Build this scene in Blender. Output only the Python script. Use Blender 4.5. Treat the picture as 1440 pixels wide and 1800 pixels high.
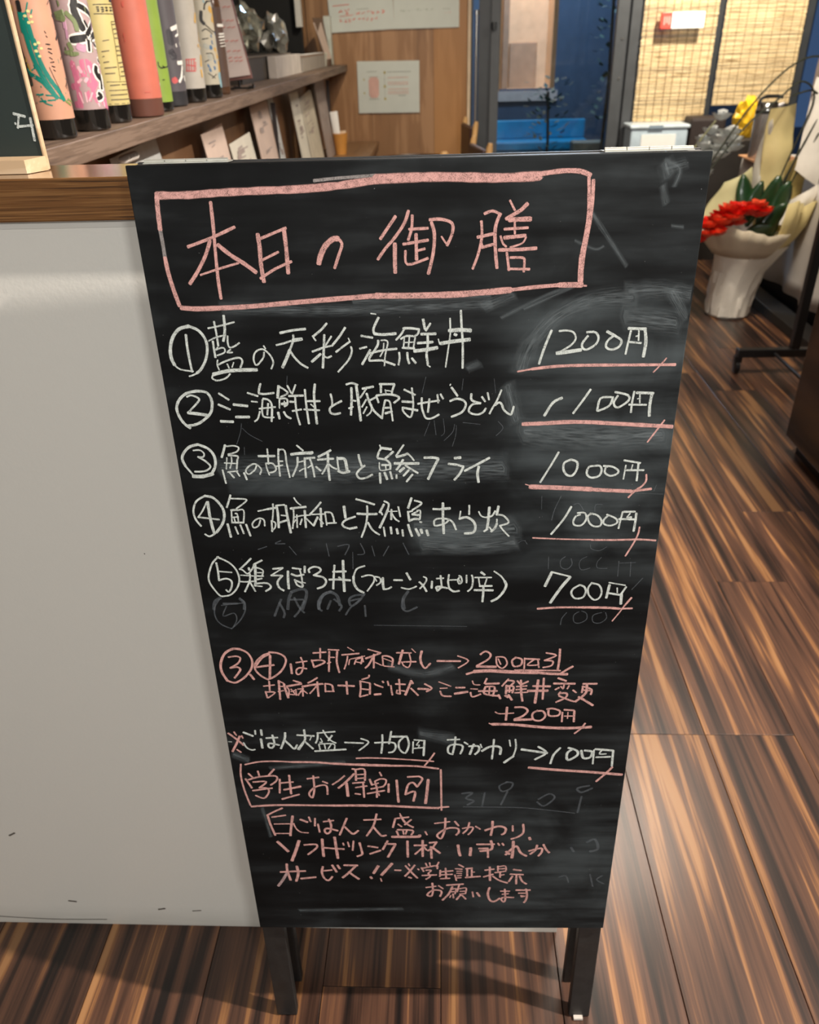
import bpy, bmesh, math, random
from mathutils import Vector, Matrix, noise
random.seed(7)
for o in list(bpy.data.objects): bpy.data.objects.remove(o)
S = bpy.context.scene; COL = S.collection
# ------------------------------------------------ camera
cd = bpy.data.cameras.new('camera'); cam = bpy.data.objects.new('camera', cd); COL.objects.link(cam)
Rm = Matrix(((0.999077, 0.00422, 0.042759), (0.03433, 0.520025, -0.853461), (-0.025837, 0.854141, 0.5194)))
cam.matrix_world = Matrix.Translation((0, 0, 1.33656)) @ Rm.to_4x4()
cd.sensor_fit = 'HORIZONTAL'; cd.sensor_width = 36; cd.lens = 36*1367/1440; cd.clip_start = .02
cd.dof.use_dof = True; cd.dof.focus_distance = .80; cd.dof.aperture_fstop = 10.5
S.camera = cam
# ------------------------------------------------ world, lamps, exposure
W = bpy.data.worlds.new('night'); S.world = W; W.use_nodes = True
W.node_tree.nodes['Background'].inputs[0].default_value = (.05, .09, .18, 1)
W.node_tree.nodes['Background'].inputs[1].default_value = .6
S.view_settings.view_transform = 'Standard'; S.view_settings.look = 'None'
S.view_settings.exposure = .75; S.view_settings.gamma = 1; S.view_settings.use_curve_mapping = False
def lamp(name, loc, power, col=(1, .86, .70), rad=.05, kind='POINT', tgt=None, size=None, sx=None, spot=None, blend=.4):
    l = bpy.data.lights.new(name, kind); l.energy = power; l.color = col
    if kind == 'AREA':
        l.shape = 'RECTANGLE'; l.size = size; l.size_y = sx or size
    else: l.shadow_soft_size = rad
    if spot: l.spot_size = math.radians(spot); l.spot_blend = blend
    o = bpy.data.objects.new(name, l); COL.objects.link(o); o.location = loc
    t = Vector(tgt if tgt else (loc[0], loc[1], 0)) - Vector(loc)
    o.rotation_euler = t.to_track_quat('-Z', 'Y').to_euler(); return o
lamp('ceiling_spot_right', (1.58, .44, 2.62), 330, (1, .90, .80), .035, 'SPOT', (.3, .5, 0), spot=120, blend=.5)
lamp('front_panel', (1.12, -1.85, 2.05), 15, (1, .99, .965), kind='AREA', size=.28, sx=.28, tgt=(0, .8, .9))
lamp('wide_front_panel', (-.1, -2.7, 2.1), 28, (1, .985, .955), kind='AREA', size=.9, sx=.5, tgt=(-.1, .8, .8))
lamp('ceiling_panel_middle', (.9, 3.0, 2.68), 34, (1, .88, .74), kind='AREA', size=.8)
lamp('shelf_spot', (-.15, 1.5, 2.45), 6.5, (1, .90, .76), .08, 'SPOT', (-.7, 2.1, 1.2), spot=95, blend=.9)
lamp('bar_spot', (.1, 4.3, 2.6), 60, (1, .90, .72), .08, 'SPOT', (-.6, 5.6, .9), spot=90, blend=.9)
lamp('window_spot', (1.85, 5.2, 2.6), 215, (1, .91, .75), .06, 'SPOT', (1.95, 6.6, 1.0), spot=100, blend=.8)
lamp('bouquet_spot', (1.3, 3.2, 2.6), 45, (1, .88, .70), .06, 'SPOT', (1.65, 4.3, .5), spot=60, blend=.8)
# ------------------------------------------------ materials
MATS = {}
def L(c): return (c[0], c[1], c[2], 1)
def srgb(r, g, b):
    f = lambda v: (v/255/12.92) if v/255 <= .04045 else ((v/255+.055)/1.055)**2.4
    return (f(r), f(g), f(b))
class NT:
    def __init__(s, name):
        s.m = bpy.data.materials.new(name); s.m.use_nodes = True; s.t = s.m.node_tree
        s.b = s.t.nodes['Principled BSDF']; s.out = s.t.nodes['Material Output']
    def n(s, typ, **kw):
        x = s.t.nodes.new(typ)
        for k, v in kw.items():
            if k.startswith('i_'): x.inputs[int(k[2:]) if k[2:].isdigit() else k[2:]].default_value = v
            else: setattr(x, k, v)
        return x
    def l(s, a, b): s.t.links.new(a, b)
    def ramp(s, fac, stops):
        r = s.n('ShaderNodeValToRGB'); e = r.color_ramp.elements
        while len(e) < len(stops): e.new(.5)
        for q, (p, c) in zip(e, stops): q.position = p; q.color = L(c) if len(c) == 3 else c
        s.l(fac, r.inputs[0]); return r
def pm(name, col, rough=.5, metal=0, var=.12, scale=12, bump=0, coat=0, emit=None, es=1, spec=.5, trans=0):
    if name in MATS: return MATS[name]
    q = NT(name); b = q.b
    tc = q.n('ShaderNodeTexCoord'); nz = q.n('ShaderNodeTexNoise'); nz.inputs['Scale'].default_value = scale; nz.inputs['Detail'].default_value = 5
    q.l(tc.outputs['Object'], nz.inputs['Vector'])
    a = tuple(c*(1-var) for c in col); d = tuple(min(1, c*(1+var)) for c in col)
    r = q.ramp(nz.outputs['Fac'], [(.3, a), (.7, d)]); q.l(r.outputs[0], b.inputs['Base Color'])
    b.inputs['Roughness'].default_value = rough; b.inputs['Metallic'].default_value = metal
    b.inputs['Specular IOR Level'].default_value = spec
    if coat: b.inputs['Coat Weight'].default_value = coat; b.inputs['Coat Roughness'].default_value = .08
    if trans: b.inputs['Transmission Weight'].default_value = trans
    if bump:
        bp = q.n('ShaderNodeBump'); bp.inputs['Strength'].default_value = bump; bp.inputs['Distance'].default_value = .01
        q.l(nz.outputs['Fac'], bp.inputs['Height']); q.l(bp.outputs[0], b.inputs['Normal'])
    if emit:
        b.inputs['Emission Color'].default_value = L(emit); b.inputs['Emission Strength'].default_value = es
    MATS[name] = q.m; return q.m
def wood(name, dark, mid, light, axis='Y', scale=1.0, rough=.4, rnd=True, stretch=14, streak=.62, coat=0, bump=.15, dist=.8, fine=.3):
    q = NT(name); b = q.b
    tc = q.n('ShaderNodeTexCoord'); mp = q.n('ShaderNodeMapping')
    sc = {'X': (1, stretch, stretch), 'Y': (stretch, 1, stretch), 'Z': (stretch, stretch, 1)}[axis]
    mp.inputs['Scale'].default_value = tuple(v*scale for v in sc)
    q.l(tc.outputs['Object'], mp.inputs['Vector'])
    src = mp.outputs[0]
    if rnd:
        oi = q.n('ShaderNodeObjectInfo'); mu = q.n('ShaderNodeMath', operation='MULTIPLY'); mu.inputs[1].default_value = 57.0
        q.l(oi.outputs['Random'], mu.inputs[0]); va = q.n('ShaderNodeVectorMath', operation='ADD')
        cx = q.n('ShaderNodeCombineXYZ'); q.l(mu.outputs[0], cx.inputs[0]); q.l(mu.outputs[0], cx.inputs[1]); q.l(mu.outputs[0], cx.inputs[2])
        q.l(src, va.inputs[0]); q.l(cx.outputs[0], va.inputs[1]); src = va.outputs[0]
    n1 = q.n('ShaderNodeTexNoise'); n1.inputs['Scale'].default_value = 1.0; n1.inputs['Detail'].default_value = 3; n1.inputs['Distortion'].default_value = dist
    n2 = q.n('ShaderNodeTexNoise'); n2.inputs['Scale'].default_value = 5; n2.inputs['Detail'].default_value = 6; n2.inputs['Distortion'].default_value = .3
    q.l(src, n1.inputs['Vector']); q.l(src, n2.inputs['Vector'])
    mx = q.n('ShaderNodeMath', operation='MULTIPLY_ADD'); mx.inputs[1].default_value = fine
    q.l(n2.outputs['Fac'], mx.inputs[0]); q.l(n1.outputs['Fac'], mx.inputs[2])
    off = q.n('ShaderNodeMath', operation='SUBTRACT'); off.inputs[1].default_value = (fine-.3)*.5; q.l(mx.outputs[0], off.inputs[0])
    r = q.ramp(off.outputs[0], [(.42, dark), (.58, mid), (streak+.04, mid), (streak+.12, light)])
    q.l(r.outputs[0], b.inputs['Base Color']); b.inputs['Roughness'].default_value = rough
    if coat: b.inputs['Coat Weight'].default_value = coat; b.inputs['Coat Roughness'].default_value = .15
    bp = q.n('ShaderNodeBump'); bp.inputs['Strength'].default_value = bump; bp.inputs['Distance'].default_value = .002
    q.l(n2.outputs['Fac'], bp.inputs['Height']); q.l(bp.outputs[0], b.inputs['Normal'])
    MATS[name] = q.m; return q.m
def chalkmat(name, col, dens=1.0, soft=False):
    q = NT(name); b = q.b; b.inputs['Roughness'].default_value = .95; b.inputs['Specular IOR Level'].default_value = .1
    tc = q.n('ShaderNodeTexCoord'); uv = q.n('ShaderNodeSeparateXYZ'); q.l(tc.outputs['UV'], uv.inputs[0])
    n1 = q.n('ShaderNodeTexNoise'); n1.inputs['Scale'].default_value = 2000 if not soft else 260; n1.inputs['Detail'].default_value = 3
    n2 = q.n('ShaderNodeTexNoise'); n2.inputs['Scale'].default_value = 170 if not soft else 28; n2.inputs['Detail'].default_value = 4
    q.l(tc.outputs['Object'], n1.inputs['Vector'])
    if soft:
        mq = q.n('ShaderNodeMapping'); mq.inputs['Scale'].default_value = (60, 9, 1); q.l(tc.outputs['UV'], mq.inputs[0]); q.l(mq.outputs[0], n2.inputs['Vector']); n2.inputs['Scale'].default_value = 1; n2.inputs['Detail'].default_value = 6
    else: q.l(tc.outputs['Object'], n2.inputs['Vector'])
    # the v coordinate is 1 on the centre line of a stroke and 0 at its rim
    class E_: outputs = [uv.outputs[1]]
    e = E_
    if not soft:
        e2 = q.n('ShaderNodeMath', operation='MULTIPLY_ADD'); e2.use_clamp = True; e2.inputs[1].default_value = 3.4; e2.inputs[2].default_value = .12; q.l(e.outputs[0], e2.inputs[0])
        s1 = q.n('ShaderNodeMath', operation='MULTIPLY_ADD'); s1.inputs[1].default_value = 5.0; s1.inputs[2].default_value = -2.12; q.l(n1.outputs['Fac'], s1.inputs[0])
        s2 = q.n('ShaderNodeMath', operation='MULTIPLY_ADD'); s2.inputs[1].default_value = 1.6; s2.inputs[2].default_value = -.15; q.l(n2.outputs['Fac'], s2.inputs[0])
        s3 = q.n('ShaderNodeMath', operation='ADD'); s3.use_clamp = True; q.l(s1.outputs[0], s3.inputs[0]); q.l(s2.outputs[0], s3.inputs[1])
        al = q.n('ShaderNodeMath', operation='MULTIPLY'); al.use_clamp = True; q.l(s3.outputs[0], al.inputs[0]); q.l(e2.outputs[0], al.inputs[1])
    else:
        e2 = q.n('ShaderNodeMath', operation='POWER'); e2.inputs[1].default_value = 1.3; q.l(e.outputs[0], e2.inputs[0])
        s1 = q.n('ShaderNodeMath', operation='MULTIPLY_ADD'); s1.inputs[1].default_value = 3.0; s1.inputs[2].default_value = -.9; s1.use_clamp = True; q.l(n2.outputs['Fac'], s1.inputs[0])
        al = q.n('ShaderNodeMath', operation='MULTIPLY'); al.use_clamp = True; q.l(s1.outputs[0], al.inputs[0]); q.l(e2.outputs[0], al.inputs[1])
    d = q.n('ShaderNodeMath', operation='MULTIPLY'); d.inputs[1].default_value = dens; q.l(al.outputs[0], d.inputs[0])
    q.l(d.outputs[0], b.inputs['Alpha'])
    r = q.ramp(n2.outputs['Fac'], [(.35, tuple(c*.86 for c in col)), (.65, col)]); q.l(r.outputs[0], b.inputs['Base Color'])
    MATS[name] = q.m; return q.m
# ------------------------------------------------ mesh builder
class MB:
    def __init__(s): s.v = []; s.f = []; s.uv = {}
    def add(s, vs, fs):
        o = len(s.v); s.v += [tuple(p) for p in vs]; s.f += [tuple(i+o for i in f) for f in fs]; return s
    def box(s, x0, x1, y0, y1, z0, z1, M=None, bev=0):
        if bev:
            bm = bmesh.new(); bmesh.ops.create_cube(bm, size=1)
            for v in bm.verts: v.co = ((x0+x1)/2+v.co.x*(x1-x0), (y0+y1)/2+v.co.y*(y1-y0), (z0+z1)/2+v.co.z*(z1-z0))
            bmesh.ops.bevel(bm, geom=bm.edges[:], offset=bev, segments=2, affect='EDGES', profile=.5)
            bm.verts.ensure_lookup_table(); vs = [v.co.copy() for v in bm.verts]; fs = [[v.index for v in f.verts] for f in bm.faces]; bm.free()
        else:
            vs = [Vector(p) for p in ((x0,y0,z0),(x1,y0,z0),(x1,y1,z0),(x0,y1,z0),(x0,y0,z1),(x1,y0,z1),(x1,y1,z1),(x0,y1,z1))]
            fs = [(0,3,2,1),(4,5,6,7),(0,1,5,4),(1,2,6,5),(2,3,7,6),(3,0,4,7)]
        if M is not None: vs = [M @ v for v in vs]
        return s.add(vs, fs)
    def lathe(s, prof, c=(0,0,0), n=28, M=None, cap=True):
        vs = []; fs = []
        for r, z in prof:
            for k in range(n):
                a = 2*math.pi*k/n; vs.append(Vector((c[0]+r*math.cos(a), c[1]+r*math.sin(a), c[2]+z)))
        for j in range(len(prof)-1):
            for k in range(n):
                fs.append((j*n+k, j*n+(k+1) % n, (j+1)*n+(k+1) % n, (j+1)*n+k))
        if cap: fs.append(tuple(range(n-1, -1, -1))); fs.append(tuple((len(prof)-1)*n+k for k in range(n)))
        if M is not None: vs = [M @ v for v in vs]
        return s.add(vs, fs)
    def tube(s, pts, r, n=8, smooth=0):
        pts = [Vector(p) for p in pts]
        if smooth: pts = cr3(pts, smooth)
        rs = r if isinstance(r, (list, tuple)) else [r]*len(pts)
        if len(rs) != len(pts): rs = [rs[0]+(rs[-1]-rs[0])*i/(len(pts)-1) for i in range(len(pts))]
        vs = []; up = Vector((0, 0, 1)); prev = None
        for i, p in enumerate(pts):
            t = (pts[min(i+1, len(pts)-1)]-pts[max(i-1, 0)]).normalized()
            a = prev - t*prev.dot(t) if prev is not None else (up.cross(t) if abs(t.z) < .9 else Vector((1, 0, 0)).cross(t))
            a.normalize(); prev = a; b = t.cross(a)
            for k in range(n):
                an = 2*math.pi*k/n; vs.append(p+(a*math.cos(an)+b*math.sin(an))*rs[i])
        fs = [(j*n+k, j*n+(k+1) % n, (j+1)*n+(k+1) % n, (j+1)*n+k) for j in range(len(pts)-1) for k in range(n)]
        fs += [tuple(range(n-1, -1, -1)), tuple((len(pts)-1)*n+k for k in range(n))]
        return s.add(vs, fs)
    def build(s, name, mat, parent=None, smooth=False, label=None):
        me = bpy.data.meshes.new(name); me.from_pydata([tuple(p) for p in s.v], [], s.f); me.validate(); me.update()
        bm = bmesh.new(); bm.from_mesh(me); bmesh.ops.recalc_face_normals(bm, faces=bm.faces); bm.to_mesh(me); bm.free()
        o = bpy.data.objects.new(name, me); COL.objects.link(o)
        me.materials.append(mat)
        if smooth:
            for p in me.polygons: p.use_smooth = True
            me.set_sharp_from_angle(angle=math.radians(smooth if smooth is not True else 40))
        if parent is not None: o.parent = parent
        if label: o['label'] = label
        return o
def cr3(p, k=4):
    if len(p) < 3: return p
    out = []
    for i in range(len(p)-1):
        a, b, c, d = p[max(i-1, 0)], p[i], p[i+1], p[min(i+2, len(p)-1)]
        for j in range(k):
            t = j/k
            out.append(.5*((2*b)+(c-a)*t+(2*a-5*b+4*c-d)*t*t+(3*b-3*c+d-a)*t*t*t))
    out.append(p[-1]); return out
def thing(name, label, cat, loc=(0, 0, 0), rz=0, group=None):
    o = bpy.data.objects.new(name, None); COL.objects.link(o); o.location = loc; o.rotation_euler = (0, 0, rz)
    o.empty_display_size = .05; o['label'] = label; o['category'] = cat
    if group: o['group'] = group
    return o
def tag(o, label, cat, group=None):
    o['label'] = label; o['category'] = cat
    if group: o['group'] = group
    return o
def struct(o, label=None):
    o['kind'] = 'structure'
    if label: o['label'] = label
    return o
def ribbons(strokes, name, mat, parent, mapf, sc, lift0, label=None, soft=False):
    """flat chalk or ink strokes laid on a surface: mapf(x, y, lift) gives the 3D point"""
    vs = []; fs = []; uvs = []
    for si, st in enumerate(strokes):
        w, pts = st; P = [Vector((a, b, 0)) for a, b in pts]
        P = [p for i, p in enumerate(P) if i == 0 or (p-P[i-1]).length > .01]
        if len(P) < 2: P = [P[0], P[0]+Vector((w*.2, 0, 0))]
        if len(P) > 2: P = cr3(P, 4)
        elif (P[1]-P[0]).length > w*3: P = [P[0].lerp(P[1], k/4) for k in range(5)]
        h = w/2
        # square-ish ends: push out by part of the width
        t0 = (P[1]-P[0]).normalized(); t1 = (P[-1]-P[-2]).normalized()
        P = [P[0]-t0*h*.55] + P + [P[-1]+t1*h*.55]
        lift = lift0 + (si % 25)*lift0*.03
        dist_ = 0; base = len(vs); rnd = random.Random(si*13+len(P)); n = len(P)
        for i, p in enumerate(P):
            t = P[min(i+1, n-1)]-P[max(i-1, 0)]
            t = t.normalized() if t.length > 1e-6 else Vector((1, 0, 0))
            if i: dist_ += (P[i]-P[i-1]).length*sc
            nn = Vector((-t.y, t.x, 0)); k = h*(.92+.16*rnd.random())
            if i in (0, n-1) and not soft: k *= .62
            for m, v in ((-1, 0.0), (0, 1.0), (1, 0.0)):
                q = p+nn*k*m; vs.append(mapf(q.x*sc, q.y*sc, lift)); uvs.append((dist_+si*.37, (0 if soft else max(v, .12)) if i in (0, n-1) else v))
        for i in range(n-1):
            a = base+i*3
            fs += [(a, a+1, a+4, a+3), (a+1, a+2, a+5, a+4)]
    me = bpy.data.meshes.new(name); me.from_pydata([tuple(p) for p in vs], [], fs); me.update()
    ul = me.uv_layers.new(name='uv')
    for lp in me.loops: ul.data[lp.index].uv = uvs[lp.vertex_index]
    me.materials.append(mat); o = bpy.data.objects.new(name, me); COL.objects.link(o); o.parent = parent
    if label: o['label'] = label
    return o
def parse(txt):
    out = []
    for line in txt.strip().split('\n'):
        if line[0] == '@': out.append((line[1:].split(), []))
        else:
            for st in line.split(';'):
                t = [float(x) for x in st.split()]; out[-1][1].append((t[0], list(zip(t[1::2], t[2::2]))))
    return out
# ================================================ SETTING
def floor_material():
    q = NT('floor_wood'); b = q.b; tc = q.n('ShaderNodeTexCoord'); oi = q.n('ShaderNodeObjectInfo')
    mu = q.n('ShaderNodeMath', operation='MULTIPLY'); mu.inputs[1].default_value = 43; q.l(oi.outputs['Random'], mu.inputs[0])
    cx = q.n('ShaderNodeCombineXYZ'); [q.l(mu.outputs[0], cx.inputs[k]) for k in range(3)]
    def band(sx, sy, dist, det, sc=1):
        mp = q.n('ShaderNodeMapping'); mp.inputs['Scale'].default_value = (sx, sy, 1); q.l(tc.outputs['Object'], mp.inputs[0])
        va = q.n('ShaderNodeVectorMath', operation='ADD'); q.l(mp.outputs[0], va.inputs[0]); q.l(cx.outputs[0], va.inputs[1])
        n = q.n('ShaderNodeTexNoise'); n.inputs['Scale'].default_value = sc; n.inputs['Detail'].default_value = det; n.inputs['Distortion'].default_value = dist
        q.l(va.outputs[0], n.inputs['Vector']); return n.outputs['Fac']
    a = band(27, 1.0, .6, 2); c = band(80, 1.7, .4, 4); d = band(330, 6, .1, 3)
    m1 = q.n('ShaderNodeMath', operation='MULTIPLY_ADD'); m1.inputs[1].default_value = .42; q.l(c, m1.inputs[0]); q.l(a, m1.inputs[2])
    m2 = q.n('ShaderNodeMath', operation='MULTIPLY_ADD'); m2.inputs[1].default_value = .20; q.l(d, m2.inputs[0]); q.l(m1.outputs[0], m2.inputs[2])
    r = q.ramp(m2.outputs[0], [(.60, (.005, .0025, .002)), (.70, (.022, .010, .0065)), (.79, (.060, .027, .016)), (.875, (.090, .040, .022)), (.935, (.21, .095, .036)), (1.0, (.28, .14, .058))])
    ov = q.n('ShaderNodeMath', operation='MULTIPLY_ADD'); ov.inputs[1].default_value = .5; ov.inputs[2].default_value = .78; q.l(oi.outputs['Random'], ov.inputs[0])
    mx = q.n('ShaderNodeVectorMath', operation='SCALE'); q.l(r.outputs[0], mx.inputs[0]); q.l(ov.outputs[0], mx.inputs['Scale'])
    q.l(mx.outputs[0], b.inputs['Base Color']); b.inputs['Roughness'].default_value = .36; b.inputs['Coat Weight'].default_value = .18; b.inputs['Coat Roughness'].default_value = .2
    bp = q.n('ShaderNodeBump'); bp.inputs['Strength'].default_value = .08; bp.inputs['Distance'].default_value = .001; q.l(d, bp.inputs['Height']); q.l(bp.outputs[0], b.inputs['Normal'])
    return q.m
M_floor = floor_material()
def planks():
    sub = MB().box(-3.2, 3.4, -3.2, 6.7, -.03, -.0125).build('floor', pm('screed', (.03, .022, .018), .8)); struct(sub, 'dark zebra-grained wooden plank floor')
    W_, Ln = .1955, 1.22
    me = None; cols = range(-8, 16)
    for c in cols:
        x0 = -.0065 + c*W_
        off = {2: .02, 3: .02, 4: 1.81-1.22, 5: 2.19-1.22}.get(c, ((c*0.437) % 1)*Ln)
        k0 = int(math.floor((-.7-off)/Ln))
        for k in range(k0, 8):
            y0 = off+k*Ln
            if y0+Ln < -.5 or y0 > 6.6 or (x0 < -1 and y0 > 1.0 and x0+W_ < -.9) : continue
            if x0 > 2.3 and y0 < 1.5: continue
            if me is None:
                o = MB().box(.0006, W_-.0006, .0006, Ln-.0006, -.012, 0, bev=.0008).build('plank', M_floor, sub); me = o.data
            else:
                o = bpy.data.objects.new('plank', me); COL.objects.link(o); o.parent = sub
            yy = min(y0, 6.69-Ln); o.location = (x0, yy, 0)
            if y0 > yy: o.location = (x0, 6.69-Ln, -.0004)
planks()
M_plaster = pm('plaster', (.52, .49, .44), .85, var=.05, scale=30, bump=.05)
M_ceil = pm('ceiling_paint', (.46, .42, .36), .9)
struct(MB().box(-3.2, 3.4, -3.2, 6.8, 2.75, 2.85).build('ceiling', M_ceil))
struct(MB().box(-3.2, 3.4, -3.3, -3.2, 0, 2.75).build('wall_back', M_plaster))
struct(MB().box(3.3, 3.4, -3.2, 6.7, 0, 2.75).build('wall_right', pm('dark_right', (.10, .075, .06), .7)))
struct(MB().box(-3.3, -3.2, -3.2, 6.8, 0, 2.75).build('wall_left', M_plaster))
struct(MB().box(-3.2, -.905, 5.9, 5.98, 0, 2.75).build('wall_kitchen', pm('kitchen_darkness', (.006, .006, .006), .9)), 'black partition standing in for the dark kitchen behind the bottle shelf')  # black panel added for the darkness of the kitchen beyond
# wood clad wall with three panels
M_clad = wood('cladding', (.20, .095, .038), (.30, .150, .062), (.40, .215, .10), axis='Z', scale=.8, rough=.45, stretch=9, bump=.04)
M_clad2 = wood('cladding_warm', (.27, .115, .030), (.36, .165, .048), (.42, .20, .065), axis='Z', scale=.5, rough=.45, stretch=7, bump=.04)
wf = struct(MB().box(-1.5, .186, 6.33, 6.45, 0, 2.75).build('wall_far', M_clad))
MB().box(-.925, -.50, 6.312, 6.33, 0, 2.6).build('panel', M_clad, wf)
MB().box(-.498, -.053, 6.312, 6.33, 0, 2.6).build('panel', M_clad, wf)
MB().box(-.051, .183, 6.308, 6.33, 0, 2.6).build('panel', M_clad2, wf, label='warmer orange wood panel')
struct(MB().box(.186, .207, 6.28, 6.45, .0, 2.75, bev=.002).build('trim_1', pm('pale_trim', (.62, .48, .33), .5)), 'pale wooden edge strip of the wood wall')
# glazed front: door and window
M_black = pm('black_metal', (.035, .038, .042), .4, var=.1)
M_frame = pm('charcoal_frame', (.060, .064, .070), .42, var=.1)
M_steel = pm('steel', (.62, .62, .60), .22, metal=1, var=.05)
gq = NT('pane_glass')
tr = gq.n('ShaderNodeBsdfTransparent'); gl = gq.n('ShaderNodeBsdfGlossy'); gl.inputs['Roughness'].default_value = .02
fr = gq.n('ShaderNodeFresnel'); fr.inputs[0].default_value = 1.5; mx = gq.n('ShaderNodeMixShader')
tr.inputs[0].default_value = (.90, .93, .95, 1)
gq.l(fr.outputs[0], mx.inputs[0]); gq.l(tr.outputs[0], mx.inputs[1]); gq.l(gl.outputs[0], mx.inputs[2]); gq.l(mx.outputs[0], gq.out.inputs[0])
M_pane = gq.m
d1 = struct(MB().box(.36, .425, 6.58, 6.64, 0, 2.6, bev=.003).build('door_1', M_frame), 'charcoal framed glass sliding door')
MB().box(.207, .232, 6.58, 6.64, 0, 2.6).build('door_jamb', M_black, d1)
MB().box(.275, .36, 6.60, 6.64, 0, 2.6).build('door_jamb', M_black, d1)
MB().box(.425, 1.25, 6.60, 6.64, 0, .10).build('bottom_rail', M_frame, d1)
MB().box(.425, 1.25, 6.60, 6.64, 2.2, 2.3).build('top_rail', M_frame, d1)
MB().box(.425, 1.25, 6.615, 6.622, .10, 2.2).build('pane', M_pane, d1)
MB().tube([(.255, 6.545, .70), (.255, 6.545, 1.47)], .013, 12).build('handle', M_steel, d1, True, 'brushed steel bar handle')
MB().tube([(.255, 6.545, 1.47), (.255, 6.545, 1.50)], .017, 12).build('handle_cap', M_steel, d1, True)
MB().tube([(.38, 6.56, 1.38), (.38, 6.56, 1.425)], .02, 10).build('latch', M_black, d1, True)
w1 = struct(MB().box(1.25, 1.335, 6.57, 6.64, 0, 2.75, bev=.003).build('window_1', M_frame), 'charcoal framed shop window behind the bamboo blinds')
MB().box(1.350, 1.433, 6.57, 6.64, 0, 2.75, bev=.003).build('post', M_frame, w1)
MB().box(1.33, 1.355, 6.60, 6.63, 0, 2.75).build('gasket', M_black, w1)
MB().box(1.945, 2.0, 6.585, 6.64, 0, 2.75, bev=.003).build('mullion', M_black, w1)
MB().box(2.56, 2.62, 6.57, 6.64, 0, 2.75, bev=.003).build('post', M_black, w1)
MB().box(1.433, 1.945, 6.60, 6.64, 0, .12).build('sill', M_frame, w1)
MB().box(2.0, 2.56, 6.60, 6.64, 0, .12).build('sill', M_frame, w1)
MB().box(1.433, 1.945, 6.615, 6.622, .12, 2.7).build('pane', M_pane, w1)
MB().box(2.0, 2.56, 6.615, 6.622, .12, 2.7).build('pane', M_pane, w1)
MB().box(2.62, 3.3, 6.615, 6.622, .12, 2.7).build('pane', M_pane, w1)
for x, z in ((1.30, 1.30), (1.302, 1.05)):
    MB().lathe([(.008, 0), (.008, .006)], n=12, M=Matrix.Translation((x, 6.57, z)) @ Matrix.Rotation(math.pi/2, 4, 'X')).build('screw', M_steel, w1)
# ------------------------------------------------ street beyond the glass
struct(MB().box(-4, 8, 6.8, 14, -.10, -.02).build('street_ground', pm('asphalt', (.035, .045, .06), .6)), 'dark asphalt street outside the glass door')
fac = thing('building', 'dark blue building across the street with one lit alcove', 'building', (0, 8.5, 0))
Mf = pm('blue_facade', (.05, .075, .115), .7)
MB().box(-1.5, .56, 0, .1, 0, 3.2).build('wall', Mf, fac); MB().box(1.05, 3.4, 0, .1, 0, 3.2).build('wall', Mf, fac)
MB().box(.56, 1.05, 0, .1, 0, .90).build('wall', Mf, fac)
MB().box(.50, 1.11, -.03, .02, .80, .885).build('sill', pm('pale_stone', (.55, .44, .37), .6), fac)
Mt = pm('tan_alcove_glow', (.60, .42, .27), .7, emit=(1, .66, .40), es=.10)  # walls emit a little so the alcove looks lamplit
a = MB(); a.box(.56, 1.05, .55, .6, .88, 2.6); a.box(.53, .56, .0, .6, .88, 2.6); a.box(1.05, 1.08, 0, .6, .88, 2.6); a.box(.53, 1.08, 0, .6, .86, .885)
a.build('alcove', Mt, fac, label='warm tan alcove with a faint glow of its own')
MB().box(.60, .66, .35, .5, .88, 2.3, bev=.01).build('pilaster', pm('tan_dark', (.30, .21, .14), .7), fac)
MB().box(.68, .95, .48, .55, .88, 1.28, bev=.01).build('box', pm('tan_mid', (.42, .28, .18), .7), fac)
lamp('alcove_lamp', (.8, 8.55, 2.5), 30, (1, .72, .48), .05)
lamp('street_fill', (.9, 7.4, 2.6), 90, (.45, .70, 1), .2)  # added cool fill light, brightens the bench and street
bn = thing('bench', 'bright blue bench on the street outside the glass door', 'bench', (0, 7.9, 0))
Mb = pm('blue_paint', (.008, .23, .42), .4)
MB().box(.45, 1.35, 0, .30, .43, .50, bev=.01).build('seat', Mb, bn)
MB().box(.45, 1.35, .27, .31, .50, .66, bev=.01).build('backrest', Mb, bn)
MB().box(.45, 1.35, .01, .04, .05, .42).build('front_panel', Mb, bn)
for x in (.5, 1.27): MB().box(x, x+.05, .03, .28, -.02, .43).build('leg', Mb, bn)
def leafy(name, base, h, r, n, mat, parent=None, seed=1, lw=.02, ll=.07):
    rr = random.Random(seed); m = MB()
    for i in range(n):
        a = rr.random()*6.28; q = rr.random()**.5*r; z = h*(.35+.65*rr.random())
        p = Vector((base[0]+q*math.cos(a), base[1]+q*math.sin(a), base[2]+z))
        d = Vector((math.cos(a), math.sin(a), rr.uniform(-.3, .9))).normalized(); s = d.cross(Vector((0, 0, 1))).normalized()*lw
        m.add([p, p+d*ll*.5+s, p+d*ll, p+d*ll*.5-s], [(0, 1, 2, 3)])
    return m.build(name, mat, parent)
def outplant(x, y, h, r, label, seed, pc):
    t = thing('potted_plant', label, 'plant', (x, y, -.02))
    MB().lathe([(r*.5, 0), (r*.72, .22), (r*.62, .22), (r*.6, .19)], n=20).build('pot', pc, t, True)
    MB().tube([(0, 0, .18), (.02, 0, h*.6), (0, .01, h)], .012).build('stem', pm('bark', (.05, .04, .03), .8), t)
    leafy('foliage', (0, 0, .2), h-.1, r, 110, pm('night_leaf', (.035, .075, .055), .6), t, seed)
outplant(.90, 7.45, .95, .17, 'dark leafy plant in brown pot outside, standing before the blue bench', 3, pm('brown_pot', (.22, .07, .05), .6))
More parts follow.
